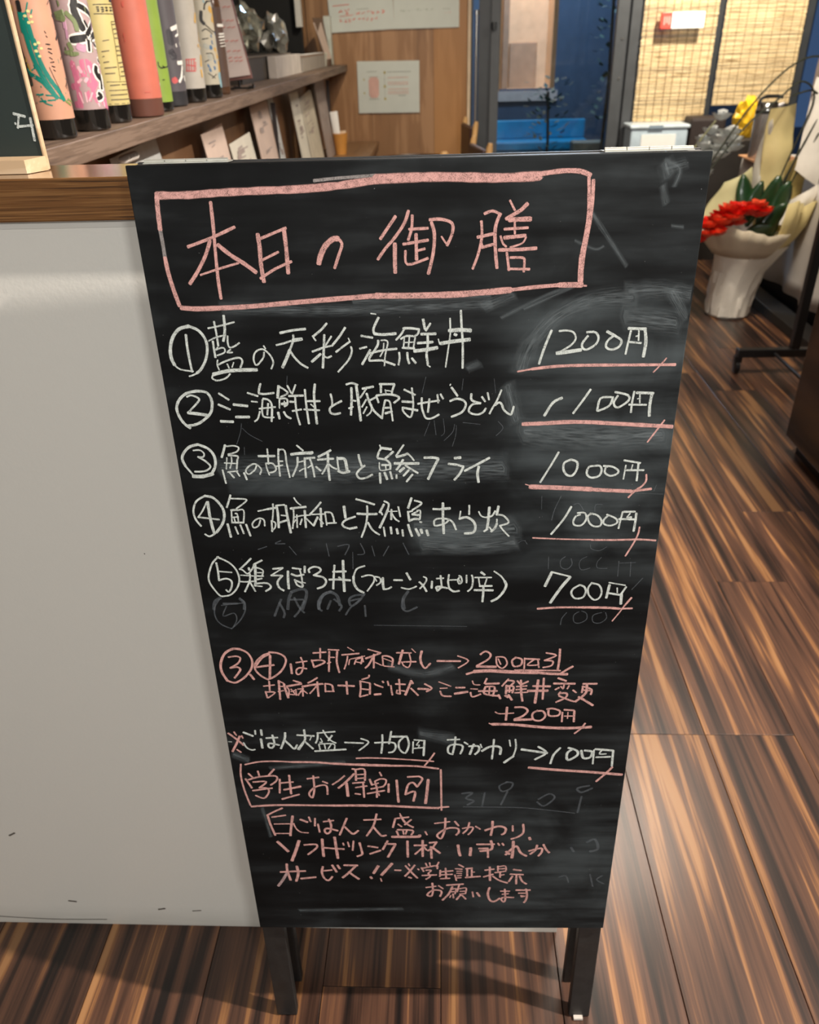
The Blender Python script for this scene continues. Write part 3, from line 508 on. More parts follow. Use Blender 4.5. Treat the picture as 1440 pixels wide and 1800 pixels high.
STROKES = parse('''
@title pink
69 94 97 202 98 314 93 452 90 590 88 727 80 859 65;45 95 92 90 130 86 209;41 87 306 90 361 100 424 112 479;49 117 486 172 491 261 490 379 486 527 476 704 465 844 457;33 279 123 277 201 272 298 269 387 270 455;31 176 270 266 241 352 207;37 258 252 234 303 197 358 163 399;40 285 266 326 302 368 330 411 364;22 207 369 280 348 351 330;40 432 233 434 279 432 334 436 398;28 442 247 534 214;40 527 216 529 281 528 369;25 435 323 499 295;29 425 386 481 354 543 329;53 642 338 651 310 670 278 697 256 717 254;31 717 254 730 273 716 311 698 355;82 859 62 968 60 1076 60 1185 64 1293 68 1422 65;43 1422 59 1497 51 1556 53 1594 66;32 1590 73 1595 131 1598 198 1591 277 1582 341 1583 422;35 1606 83 1608 147 1604 224 1595 298 1590 363 1591 425;61 844 457 989 459 1134 458 1249 452 1335 446;38 1335 446 1421 438 1512 432;54 1512 432 1593 433;19 1593 436 1610 437;30 924 184 868 258;30 970 167 954 208 919 255 884 292 856 328;40 919 276 917 331 917 375;27 983 182 980 224 967 264;27 971 228 1037 226;28 949 278 1037 266;34 995 245 995 332;25 996 302 1025 295;25 956 301 962 348 962 348 1036 328;33 1050 207 1060 247 1055 311 1037 382;30 1044 198 1082 197 1121 210 1124 242 1105 285;18 1085 255 1101 279;27 1225 207 1228 255 1217 314 1197 368;27 1236 182 1264 174 1293 186;33 1289 187 1275 229 1276 293 1284 367;31 1213 260 1266 250;28 1229 295 1270 285;18 1225 271 1231 292;21 1323 141 1341 173;36 1384 153 1363 173;36 1363 173 1312 201;45 1323 204 1397 203;27 1307 235 1389 232;37 1308 264 1381 258;21 1342 204 1344 251;21 1294 258 1303 283 1315 294;18 1384 263 1371 284 1329 297;34 1290 305 1358 305 1422 302;25 1318 315 1325 359 1327 376;25 1331 332 1376 334 1382 349 1381 382;25 1324 371 1401 374
@titlegray grayc
37 86 209 87 257 87 306;29 647 62 729 56 860 50
@row1 white
36 134 555 96 565 66 597 50 640 48 677 56 703;18 56 703 76 721 124 730;29 134 555 167 571 188 602 192 639 180 683 157 720 136 738;18 143 735 120 745 106 749;26 118 587 116 634 117 689 120 731;19 206 564 256 555 307 543;22 232 540 234 571 235 599 235 632;27 271 518 270 553 266 585 257 614;17 201 612 232 599 269 591;24 217 614 217 639 218 676;17 232 638 224 647;17 225 647 245 640 257 642 255 658 226 669;19 276 595 273 618 277 638 296 635 317 622;19 280 647 266 658 286 658;16 225 687 221 706 226 726;21 223 706 260 690 305 679 320 692 309 718;16 260 703 265 719;14 286 697 277 716;39 201 743 255 731 310 728 371 728;20 201 743 194 758 213 768 247 759 266 742;16 408 635 414 646;19 407 660 401 682 373 710 364 689 371 663 390 649 410 651 431 675 438 701 428 725;27 476 587 525 578 572 574;21 457 633 485 627 514 618;38 522 616 555 612;22 525 596 522 618 506 654;35 506 654 490 687 472 720;24 506 654 520 680 543 707 569 724;24 654 555 632 578 602 601;17 597 601 608 619;20 668 604 644 638;23 592 661 627 649;19 627 648 664 640;26 642 598 637 645 627 725;29 622 671 587 700;21 636 679 646 686 663 680;24 722 572 698 606 668 640;12 732 612 737 625;22 737 625 711 643 682 664;21 740 645 742 665 726 698 685 742;13 821 521 840 524;24 781 604 823 612;22 773 653 799 647;26 812 659 795 688 779 714;25 849 537 832 569 828 586 831 597;31 831 597 863 601 911 598;24 844 623 840 644 809 688 809 701;24 809 701 852 700 874 707 904 719;17 855 623 873 623 880 634 869 678 864 722;15 865 634 861 663 849 685;24 805 673 861 661 913 656;22 947 576 931 602 912 622;25 940 579 967 579 999 584;22 999 584 995 600 984 608;22 930 619 952 608 984 610;17 943 617 939 653;19 984 614 976 657;17 963 606 958 650;14 941 633 980 632;24 935 653 980 656;22 922 671 923 693 918 719;24 953 672 954 694 959 714;24 970 694 984 713;28 1015 547 1021 582;24 1042 563 1024 589;29 1007 602 1061 602;27 993 636 1050 633;38 980 666 1023 662 1066 655;27 1031 607 1031 644 1026 680 1030 717;16 1028 721 1039 729;17 1115 545 1116 601 1109 656 1098 731;23 1155 517 1158 574 1163 645 1163 736;42 1112 591 1151 589 1192 592;38 1080 639 1127 632 1189 626;31 1132 605 1139 608;12 1071 622 1076 642
@row1price white
26 1494 598 1481 633 1466 679 1454 725;20 1523 601 1548 599 1575 606 1586 630 1570 655 1530 680;40 1519 685 1563 680 1608 674;24 1626 607 1657 608 1671 629 1662 654 1631 673 1615 667 1612 649 1631 621;30 1701 606 1732 623;24 1732 623 1757 641 1750 665 1723 675 1702 664 1706 641 1727 622;22 1789 605 1784 642 1778 693;30 1779 596 1843 599;33 1840 599 1849 647 1846 704;17 1818 601 1821 642;22 1785 647 1831 652;17 1810 626 1821 624
@row1under pink
20 1374 754 1428 745;32 1428 745 1520 736 1636 734 1799 736 1970 738;16 1934 712 1911 743 1891 766
@row2price white
30 1550 863 1516 882 1486 935;25 1658 831 1634 871 1598 927;25 1740 863 1700 867 1692 907 1695 918 1736 898 1747 863;25 1754 843 1803 856 1808 879 1770 906 1752 888 1765 858;23 1827 842 1823 889 1823 927;30 1837 847 1901 850;32 1896 850 1893 900 1896 943;23 1812 895 1879 897;16 1850 854 1853 889;12 1842 872 1854 869
@row2under pink
45 1403 969 1488 967 1584 963 1680 966;47 1680 966 1777 974 1874 981 1993 990;19 1958 962 1930 1008 1902 1054
@row2 white
31 125 809 83 818 50 845 35 880 41 916 56 944 76 963;31 125 809 162 815 178 843 175 882 160 909 125 937 97 949 72 952;22 83 832 100 826 125 836 127 850 87 889 76 898;37 78 898 115 903 154 910;23 211 820 247 847;26 203 866 246 887;31 263 867 317 874;31 203 936 252 939;31 266 919 319 920;22 324 820 363 834;18 335 855 358 858;20 364 898 352 928 338 939;23 379 784 372 803 368 820;25 368 822 388 826 427 822;20 380 849 374 884 373 908 378 920 400 924 417 923;24 382 845 404 851 414 877 406 940;22 400 865 392 912;20 363 886 427 880;30 449 794 440 842;21 450 796 473 812 481 825 453 839;22 447 846 475 847 475 870 463 878;18 447 846 443 885;31 454 868 470 866;13 465 856 463 878;28 436 903 439 929;24 459 901 468 919 484 929;21 483 794 496 825;20 515 791 499 827;25 485 836 541 835;24 487 859 507 861;22 493 898 529 892;22 509 839 509 902 518 956;23 550 811 550 871 554 952;27 591 790 584 832 584 883 586 953;24 556 858 605 859;22 540 892 600 897;15 568 871 580 883;22 649 831 653 855 652 876;24 690 860 659 876 642 890 644 908 661 914 682 910;23 713 793 735 788 757 796;27 732 807 729 865 724 918;30 751 796 756 858 761 943;20 733 858 746 861;20 717 891 734 885;27 775 811 817 804;21 793 806 779 827 764 848;25 790 831 798 862 815 902 846 934;20 787 856 769 886;18 788 886 773 913;18 807 878 804 906 786 923;23 823 848 802 859;25 842 794 899 795;25 847 801 846 828;23 900 796 892 817 888 833;14 863 817 866 832 866 821 885 823;23 827 841 835 869;25 829 840 866 836 899 840 917 852 896 871;22 861 861 853 894 846 936;20 861 860 878 865 883 895 886 923 888 946;25 860 891 883 891;27 860 914 886 907;23 937 818 979 840;21 967 812 971 876 964 923 953 931 931 907 929 890;27 928 866 971 870;27 931 892 987 904;22 989 877 1025 871 1073 865;23 1005 853 1004 889 1013 924 1022 938 1043 938 1071 923;23 1034 858 1032 881 1028 912;22 1066 841 1069 874;22 1078 839 1088 858;14 1117 799 1115 805;25 1121 813 1144 847;25 1115 868 1139 859 1165 865 1177 883 1162 914 1121 933;25 1198 840 1200 866 1234 879;23 1234 879 1203 883 1188 907 1200 921 1226 925 1246 915 1255 900;23 1239 853 1252 872;21 1261 837 1267 865;21 1314 827 1298 869 1281 900 1270 923;24 1292 888 1306 877 1317 885 1326 908 1351 928 1359 917 1364 895
@row3 white
32 96 1034 60 1044 32 1071 22 1098 31 1130;23 31 1130 56 1169;32 96 1034 132 1051 152 1077 157 1106 151 1136 136 1161;45 55 1175 95 1176 138 1165;19 73 1060 100 1059 115 1074 109 1089 88 1088;23 88 1088 116 1108 133 1131 118 1148 94 1154 65 1154;27 206 1038 196 1065 185 1092;19 212 1044 241 1042 260 1051 248 1069 213 1079;21 213 1084 251 1088 247 1107 240 1145;15 206 1094 197 1145;17 225 1092 223 1115 213 1141;17 193 1117 247 1121;21 181 1149 187 1209;18 201 1158 243 1154;21 207 1158 224 1184;19 239 1158 248 1177;25 268 1163 276 1193;19 324 1129 314 1150 288 1169 276 1156 288 1137 313 1123 332 1133 341 1151 333 1170;19 375 1058 375 1088 373 1125;29 336 1089 402 1090;17 362 1121 365 1147 372 1174;21 364 1122 391 1123 402 1147 391 1160 369 1164;23 421 1059 416 1105 415 1179;21 420 1062 445 1067 448 1122 455 1186;19 413 1113 433 1113;19 403 1136 431 1131;21 497 1045 520 1068;34 470 1084 510 1079 554 1080;21 496 1097 491 1131 467 1182;34 496 1081 558 1077;17 492 1120 516 1114;25 524 1100 522 1140 522 1187;16 497 1159 515 1148;29 531 1102 564 1100;23 544 1102 553 1140 557 1185;15 533 1144 548 1134;19 494 1097 491 1135;23 567 1140 585 1158;28 632 1068 608 1082 580 1096;27 577 1109 641 1105;29 620 1084 617 1141 619 1201;21 616 1128 603 1153 590 1173;21 622 1130 634 1143 651 1152;21 657 1099 657 1124 659 1154;34 660 1105 683 1106 690 1121 694 1161;31 657 1160 676 1169 703 1163;27 744 1090 748 1117 755 1142;25 767 1138 742 1159 732 1178 745 1196 772 1192 796 1179;19 832 1049 837 1064;25 837 1062 827 1080 820 1103;32 839 1062 877 1068;28 885 1079 853 1108;25 822 1107 853 1114 870 1131 871 1156;15 827 1126 830 1160 867 1156;25 837 1137 866 1137;15 852 1135 853 1156;27 827 1173 828 1218;29 847 1171 856 1201;25 870 1167 877 1199;23 895 1182 895 1197;23 928 1050 910 1077 896 1098;29 898 1102 923 1096 944 1088;21 946 1090 959 1105 968 1119;33 889 1130 937 1132 987 1132;27 924 1115 910 1140 896 1159;33 927 1151 909 1167;25 933 1140 956 1157 983 1175;25 946 1161 924 1187;25 961 1181 936 1213;30 1011 1107 1045 1107 1067 1112;31 1067 1114 1049 1150 1025 1203;34 1134 1111 1157 1109;29 1109 1136 1138 1140 1169 1149;27 1169 1151 1154 1181 1133 1208;29 1274 1112 1238 1133 1175 1168;31 1232 1150 1227 1182 1232 1220
@row3price white
24 1552 1092 1525 1148 1485 1225;27 1604 1125 1578 1139 1576 1168 1591 1193 1614 1196 1630 1169 1629 1137 1604 1125;25 1700 1155 1678 1160 1672 1189 1691 1207 1722 1200 1731 1175 1722 1155 1700 1155;29 1754 1158 1738 1155;24 1754 1156 1777 1161 1799 1178 1793 1193 1767 1200 1745 1185 1746 1165;18 1827 1154 1823 1216;24 1818 1132 1884 1145;24 1877 1145 1878 1224;25 1832 1176 1901 1177;16 1854 1152 1851 1171
@row3under pink
57 1445 1245 1559 1251 1696 1260;46 1696 1261 1765 1266 1860 1272;30 1860 1272 1941 1262;22 1914 1197 1916 1227 1899 1252 1878 1267;23 1890 1257 1870 1277 1852 1300;11 1424 1233 1445 1240
@row4price white
26 1620 1340 1592 1399 1544 1470;23 1648 1370 1678 1370 1687 1399 1669 1428 1641 1428 1633 1410 1642 1386 1660 1378;23 1701 1373 1730 1381 1750 1405 1748 1432 1721 1434 1700 1415 1693 1384 1711 1373;23 1771 1379 1810 1398 1817 1419 1790 1432 1764 1424 1760 1405 1776 1385;23 1836 1367 1831 1401 1826 1446;26 1839 1367 1887 1367;28 1893 1375 1893 1417 1891 1460;26 1824 1401 1894 1404;19 1867 1375 1856 1396 1874 1391 1868 1406
@row4under pink
19 1467 1487 1599 1495 1717 1499;26 1717 1500 1811 1502 1919 1501 1989 1507;21 1914 1441 1911 1476 1897 1519 1869 1582
@row4 white
25 53 1409 35 1377 31 1336 50 1291 90 1266;32 90 1266 121 1274 145 1301 159 1333 158 1369 143 1405 114 1442;23 114 1442 83 1460 64 1449;20 94 1294 70 1336 47 1366;22 46 1366 135 1379;34 98 1294 97 1355 100 1405 104 1442;24 198 1264 189 1288 175 1322;20 199 1280 259 1284 255 1298 216 1327;26 191 1335 217 1333;18 193 1333 188 1392;20 217 1336 245 1336 238 1390;25 187 1394 238 1395;18 192 1369 219 1367;20 207 1351 215 1354 216 1388;16 199 1367 202 1390;29 168 1401 174 1464;23 199 1415 207 1450;23 222 1406 232 1448;25 247 1404 259 1460;20 310 1384 299 1411 278 1420 274 1402 288 1384 309 1375 326 1384 326 1412;20 305 1341 346 1332;28 346 1332 384 1326;20 372 1308 369 1344 362 1385;22 358 1387 355 1440;20 358 1389 373 1398 369 1421 353 1437;28 386 1315 388 1353 385 1421;22 390 1315 420 1313;30 425 1317 427 1367 434 1447;18 401 1362 423 1365;25 389 1398 421 1387;18 463 1280 473 1300 489 1316;30 444 1331 474 1327 509 1324;20 456 1336 454 1372 444 1427;20 468 1361 464 1422;18 454 1372 467 1370 487 1365 524 1363;18 450 1399 461 1385;20 488 1381 478 1408;28 503 1341 501 1422;20 508 1381 521 1397 534 1414;28 555 1373 535 1414;24 574 1303 550 1332 524 1359;20 528 1360 584 1359;28 571 1332 568 1419;20 562 1382 577 1405;20 588 1350 591 1412;22 589 1350 613 1353 621 1373 624 1401;22 595 1403 632 1402;34 670 1324 673 1378;26 714 1373 675 1388 658 1406 665 1422 688 1431;33 688 1431 717 1425;26 723 1291 755 1301 798 1317;30 724 1359 764 1362 806 1362;24 767 1323 766 1366 756 1420 736 1473;24 767 1402 785 1439 813 1462;28 838 1317 819 1355;24 840 1302 858 1315 853 1344;30 853 1344 836 1385 816 1428;22 825 1355 830 1366;14 857 1351 893 1350;26 869 1342 866 1389;22 870 1362 884 1387 899 1399;22 898 1329 905 1376;22 833 1426 837 1470;27 863 1426 865 1458;29 888 1435 892 1458;25 912 1440 914 1470;28 954 1289 939 1336;24 967 1301 993 1310 991 1321 957 1345;26 938 1352 942 1399;22 940 1354 956 1350;30 942 1397 964 1388 984 1390;20 976 1348 990 1350 987 1391;34 956 1365 982 1370;16 962 1359 980 1352;26 988 1402 994 1404;29 937 1415 943 1440 952 1471;31 969 1436 983 1469;33 991 1439 995 1457;31 1015 1443 1021 1469;28 1044 1342 1080 1344;34 1080 1342 1114 1340;32 1085 1315 1085 1382 1088 1460;24 1112 1392 1096 1410 1072 1419 1050 1421 1048 1400 1060 1389 1088 1388 1112 1394 1128 1410 1140 1442;22 1195 1327 1195 1370;18 1159 1354 1154 1392;32 1154 1390 1184 1383 1212 1402 1222 1429 1213 1457 1177 1461;18 1235 1357 1247 1379 1269 1386;24 1269 1384 1291 1378 1304 1355;32 1279 1337 1276 1398 1271 1443;25 1271 1443 1259 1452;30 1317 1333 1311 1373;24 1311 1373 1339 1378 1362 1410 1325 1426;20 1325 1426 1341 1449 1365 1477;20 1312 1394 1312 1416;30 1312 1416 1303 1439 1289 1453;20 1281 1432 1289 1444
@row5 white
23 106 1562 76 1593 56 1637 47 1672 52 1706 83 1762 108 1767 139 1757 169 1722 183 1678 176 1633 155 1599 125 1577 99 1564;26 92 1593 94 1637 92 1682;19 96 1637 154 1643;24 91 1684 124 1675 146 1687 144 1717 128 1745 117 1734;25 247 1573 222 1599 191 1628;21 194 1626 205 1633 224 1651 248 1624 257 1602;30 232 1621 233 1631;26 259 1602 294 1583;17 192 1658 248 1663;22 182 1690 207 1693 249 1690;24 233 1651 228 1688 200 1745;24 228 1693 247 1743;32 262 1605 256 1668 250 1715;21 265 1619 293 1634 286 1664;17 267 1646 290 1646;22 265 1663 292 1664;22 263 1681 284 1676;26 252 1703 303 1701 319 1723 294 1743;20 259 1715 280 1718;26 338 1627 382 1623;19 380 1625 326 1661;24 326 1661 374 1662;28 376 1662 352 1694 355 1724 375 1741;32 403 1640 399 1689 398 1731;24 424 1624 461 1630;21 455 1628 461 1675 459 1719;28 417 1655 441 1665 471 1658;24 429 1684 437 1712 459 1723 459 1704 429 1687;20 459 1699 474 1702;28 479 1616 476 1648;26 497 1648 496 1631 520 1619 544 1626 545 1643 514 1663;28 517 1663 554 1673 567 1695 554 1720 526 1732;26 610 1612 603 1666 596 1735;34 649 1589 646 1666 645 1748;30 601 1646 658 1644;30 582 1686 628 1686 674 1691;24 625 1674 635 1683;23 742 1617 706 1633 690 1672;32 690 1672 690 1706 705 1739 730 1756;22 726 1673 755 1665 780 1672 779 1697 765 1722 747 1748;22 786 1673 806 1680 808 1702 790 1718;15 785 1682 791 1697;32 819 1680 818 1712 821 1740;24 821 1740 840 1737 855 1728;28 867 1692 904 1693;28 924 1656 940 1691;22 899 1732 933 1740 966 1726;21 998 1676 1011 1686 1004 1709 981 1738;26 979 1703 996 1723 1010 1753;28 1035 1701 1033 1736;22 1055 1687 1086 1685;24 1073 1672 1078 1729;28 1078 1729 1054 1731 1059 1751;26 1059 1751 1078 1733 1103 1738;24 1110 1667 1106 1704 1111 1739;28 1111 1739 1130 1755 1155 1752;19 1111 1695 1142 1694;21 1154 1673 1163 1680 1167 1705 1155 1715 1148 1695 1155 1683;15 1153 1692 1161 1707;21 1187 1671 1187 1710;24 1210 1671 1215 1695 1210 1735 1193 1755;30 1250 1656 1266 1670;21 1223 1683 1296 1684;19 1240 1688 1245 1723;19 1277 1686 1268 1720;28 1245 1728 1299 1728;30 1222 1749 1304 1751;28 1262 1735 1261 1775 1259 1811;21 1307 1652 1337 1677 1355 1704;32 1355 1704 1362 1726 1352 1756 1328 1791 1299 1809
@row5price white
38 1558 1661 1533 1732;23 1557 1659 1640 1684;38 1640 1686 1602 1743 1561 1820;26 1685 1728 1657 1748 1651 1773 1669 1798 1702 1794 1714 1764 1706 1739 1689 1729;24 1737 1717 1723 1744 1728 1779 1754 1807 1778 1794 1783 1759 1768 1729 1738 1719;32 1815 1729 1807 1797;19 1812 1717 1884 1732;26 1889 1740 1872 1775;35 1872 1775 1874 1830;28 1813 1772 1864 1782;17 1850 1745 1853 1770
@row5under pink
29 1506 1852 1601 1846 1707 1847;35 1707 1847 1812 1850 1868 1856;26 1868 1856 1927 1855;26 1918 1798 1891 1841;18 1891 1841 1870 1881 1845 1923
@ghost ghost
9 1540 1582 1542 1644;11 1612 1582 1593 1601 1597 1635 1624 1645 1643 1621 1637 1592;9 1705 1583 1682 1597 1674 1621 1686 1650 1723 1641;9 1767 1588 1751 1612 1755 1641 1797 1644;10 1844 1608 1846 1685;10 1896 1613 1900 1686;9 1847 1618 1916 1616;11 1956 1696 1915 1755;12 1637 1875 1618 1906 1614 1941;12 1692 1870 1670 1890 1675 1927 1701 1932 1729 1912 1726 1880 1704 1867;12 1794 1876 1757 1891 1760 1927 1791 1933 1818 1907 1811 1876;40 85 1777 57 1797 47 1838;35 170 1783 189 1803 185 1839;28 94 1808 158 1808;39 408 1749 392 1789 383 1841;39 408 1749 456 1734 476 1755 451 1841;28 400 1790 456 1790;39 586 1750 551 1765 527 1811 524 1842;42 582 1750 551 1765 527 1801 524 1842;42 582 1750 610 1771 620 1822;30 734 1762 706 1802 671 1827 664 1791 691 1771 733 1767;39 928 1753 906 1793 909 1844;9 694 1546 690 1632;28 1408 2921 1367 2950 1382 2988 1423 2969 1435 2930 1401 2921;29 1410 2988 1379 3085;33 1175 3003 1230 2998 1196 3037 1238 3056 1204 3086;29 1293 2998 1281 3095;29 1572 3046 1625 3007 1655 3036 1603 3095 1566 3065;32 1827 2949 1767 2968 1790 2997 1843 2968;29 1793 3026 1781 3144;17 1183 3100 1450 3105 1590 3120 1767 3149;43 1849 3369 1890 3348 1911 3421 1870 3442;39 1766 3411 1783 3443;27 1886 3627 1909 3727;27 1953 3638 1926 3671 1967 3705;23 1717 3650 1753 3639 1772 3694;7 283 1049 280 1082;8 284 947 276 983 254 1036;8 285 967 312 996 359 1025;7 486 755 480 796;7 1035 952 1012 1012;8 1052 948 1059 1009;7 1088 941 1093 997 1080 1013;8 1140 970 1137 1014 1124 1059;8 1133 965 1125 998 1091 1034;7 1166 958 1234 967;9 1305 956 1325 984 1299 1016;7 1022 769 1006 834;7 1166 779 1161 825;6 1285 781 1292 838;13 323 1514 284 1528;15 387 1486 361 1500 404 1501;12 421 1515 448 1558;12 582 1502 590 1566;15 630 1517 680 1510 659 1560;13 729 1504 745 1553 714 1560;12 778 1518 788 1568;13 851 1519 825 1568;13 913 1505 936 1562;18 81 1782 51 1831 49 1885 70 1922 113 1946;19 113 1946 156 1904 187 1850 191 1805 172 1778;16 84 1817 184 1805;16 106 1822 84 1876 135 1860 144 1895 122 1939;29 358 1788 338 1833 319 1878;29 348 1806 366 1860 359 1887;28 418 1780 436 1833 456 1861;29 461 1798 434 1851 409 1883;29 536 1798 522 1834 536 1852;29 580 1798 562 1843;28 596 1790 627 1826 614 1853;24 670 1799 715 1790 668 1835 643 1875;25 732 1826 733 1885;28 904 1792 899 1836 921 1859 966 1837;8 768 1934 1070 1942 1191 1946;7 1495 1288 1497 1350;10 1575 1289 1552 1351 1542 1403;9 1629 1331 1651 1326 1672 1357;9 1719 1363 1721 1332 1748 1332;8 1714 1523 1721 1545 1755 1554 1786 1535;8 1407 1510 1430 1499 1445 1518;6 1880 1281 1994 1287;7 1961 1245 1953 1273
@note1 pink
36 54 2250 34 2196 36 2145 61 2090 101 2062 136 2063;30 136 2063 169 2085 186 2129 176 2179 143 2225 108 2253 84 2262 56 2250;26 77 2109 113 2104 132 2115 117 2146 77 2173;29 77 2173 110 2168 124 2182 109 2208 90 2233;34 167 2213 182 2242;27 250 2245 216 2219 194 2180 203 2140 238 2102 271 2088;28 271 2082 311 2088 340 2108 344 2141 319 2191 279 2228 250 2242;28 272 2093 237 2113 211 2146 194 2174;31 195 2171 241 2163 286 2157;35 274 2102 266 2174 258 2237;31 366 2152 366 2209;24 392 2144 444 2136;24 417 2114 425 2158 412 2203 393 2214 388 2192 405 2175 439 2181;26 477 2089 537 2084;23 512 2062 508 2120;26 467 2130 475 2172;26 469 2133 512 2131 526 2145 475 2172;23 549 2070 598 2073;26 553 2081 543 2198;28 590 2081 584 2142 592 2204;21 553 2114 575 2115;21 539 2150 555 2143;16 640 2057 668 2079;26 611 2101 691 2093;21 637 2109 629 2148 617 2184;17 645 2129 639 2159;17 650 2126 717 2109;21 676 2126 666 2156;24 674 2129 703 2120 697 2154;17 676 2143 698 2148;19 704 2109 709 2143;21 734 2070 793 2091;30 789 2093 753 2110 721 2123;26 760 2099 756 2179;26 752 2121 733 2160 716 2179;17 764 2146 795 2165;21 799 2110 801 2165;26 801 2110 823 2110 847 2127 842 2166;16 805 2124 840 2141;19 804 2168 852 2174;23 866 2091 934 2093;33 895 2077 885 2116 875 2157;21 925 2100 931 2144 919 2177 897 2166 889 2144;24 898 2145 955 2144;16 937 2069 954 2090;33 983 2083 976 2122 980 2155;28 980 2155 997 2183 1022 2155;31 1055 2141 1162 2143;22 1150 2112 1200 2141 1153 2182;28 1255 2105 1278 2087 1302 2105 1291 2134 1239 2171;38 1239 2175 1328 2178;22 1329 2120 1333 2164 1358 2187 1380 2161 1367 2124 1332 2120;19 1338 2131 1351 2164;28 1423 2124 1403 2142 1413 2176 1445 2168 1447 2135 1417 2124;22 1461 2128 1461 2191;28 1461 2132 1529 2136;22 1523 2139 1529 2184;22 1503 2139 1475 2169 1525 2169;25 1559 2099 1606 2114 1553 2143;25 1553 2143 1591 2147 1587 2173 1549 2184;31 1621 2078 1622 2136 1618 2195;32 1192 2220 1228 2207;54 1228 2205 1299 2201 1406 2209 1524 2214;41 1524 2214 1584 2221 1664 2225;31 1687 2179 1659 2199 1631 2222;25 1417 2198 1630 2203
@note2 pink
22 223 2284 276 2277;24 253 2254 250 2312;25 229 2317 234 2356;22 231 2320 274 2323 238 2356;31 299 2251 297 2300 295 2365;22 301 2254 320 2266;32 322 2271 326 2306 335 2356;20 290 2318 316 2312;20 305 2286 323 2286;27 369 2251 404 2266;32 334 2286 406 2271;24 334 2289 343 2312 336 2347;20 353 2303 369 2335 346 2335;20 352 2318 371 2312;24 376 2306 375 2341;22 385 2303 413 2301;24 410 2283 407 2347;24 403 2312 384 2341;20 412 2312 429 2330;27 484 2235 462 2252 438 2266;32 409 2289 456 2278 508 2272;29 483 2260 482 2301 482 2348;22 478 2284 457 2312 442 2330;24 519 2272 518 2321;27 520 2271 551 2281 555 2319;22 518 2318 559 2319;32 581 2283 657 2287;31 622 2260 622 2336;24 732 2222 727 2236 697 2247;27 688 2256 688 2302 681 2351;22 690 2258 734 2270;29 734 2273 730 2337;24 694 2305 726 2310;25 681 2353 720 2341;27 759 2279 794 2296;19 755 2273 761 2282;32 752 2340 782 2337;27 794 2259 798 2267;24 818 2259 822 2285;24 833 2285 835 2320 838 2343;27 856 2276 901 2279;26 873 2248 875 2337;24 875 2337 859 2331 862 2314;22 871 2314 898 2320;34 931 2257 919 2291 900 2343;34 929 2257 937 2274;27 928 2303 946 2326 961 2346;34 962 2306 1011 2309;27 994 2277 1027 2303 1002 2323;19 1061 2265 1118 2292;19 1067 2305 1100 2303;26 1067 2322 1079 2350 1119 2354;29 1142 2301 1184 2301;39 1137 2338 1197 2327;19 1220 2261 1229 2283 1256 2285;19 1212 2309 1245 2311;26 1212 2331 1221 2358 1260 2342;26 1288 2247 1277 2277;32 1283 2279 1346 2277;29 1283 2296 1278 2339 1345 2354;29 1289 2296 1326 2300 1318 2354;32 1251 2323 1338 2323;23 1302 2300 1300 2346;33 1345 2347 1355 2370;26 1390 2251 1361 2293;29 1387 2258 1417 2266 1403 2289;32 1382 2289 1381 2339;29 1382 2293 1415 2297 1411 2335;29 1386 2320 1410 2320;26 1397 2293 1396 2331;36 1378 2351 1391 2362;33 1393 2347 1410 2378;26 1432 2262 1445 2281;29 1483 2266 1456 2282;26 1430 2297 1478 2293;26 1428 2316 1476 2312;23 1423 2335 1483 2332;32 1449 2259 1453 2331 1461 2386;35 1508 2295 1589 2297;42 1485 2324 1578 2323;38 1530 2259 1527 2324 1522 2398;29 1556 2248 1557 2316 1557 2375;35 1624 2248 1661 2265;32 1605 2280 1704 2282;22 1639 2298 1650 2313;22 1678 2294 1670 2313;22 1654 2286 1652 2309;26 1614 2317 1631 2305;26 1639 2332 1631 2348;29 1633 2340 1669 2340 1665 2367 1622 2394;29 1634 2355 1678 2379 1709 2391;26 1698 2321 1714 2336;32 1743 2283 1807 2283;29 1744 2298 1741 2336;29 1741 2298 1784 2317 1784 2348;23 1746 2321 1782 2325;35 1761 2290 1759 2340 1715 2391;36 1728 2363 1757 2383 1799 2415
@note3 pink
20 1333 2453 1355 2465 1422 2461;33 1389 2425 1386 2505;33 1427 2425 1469 2426 1489 2449 1466 2481 1427 2501;40 1427 2505 1510 2502;30 1537 2446 1514 2465 1519 2502 1553 2510 1576 2482 1562 2450 1531 2450;30 1589 2442 1594 2478 1637 2478 1644 2450 1609 2434 1582 2438;26 1657 2458 1658 2518;30 1665 2442 1711 2446;30 1714 2450 1716 2518;20 1668 2482 1710 2482;17 1684 2458 1684 2498;20 1305 2525 1326 2538;47 1320 2531 1419 2534 1512 2546 1605 2556 1698 2559 1802 2553;27 1772 2529 1753 2563 1725 2594
@riceline white
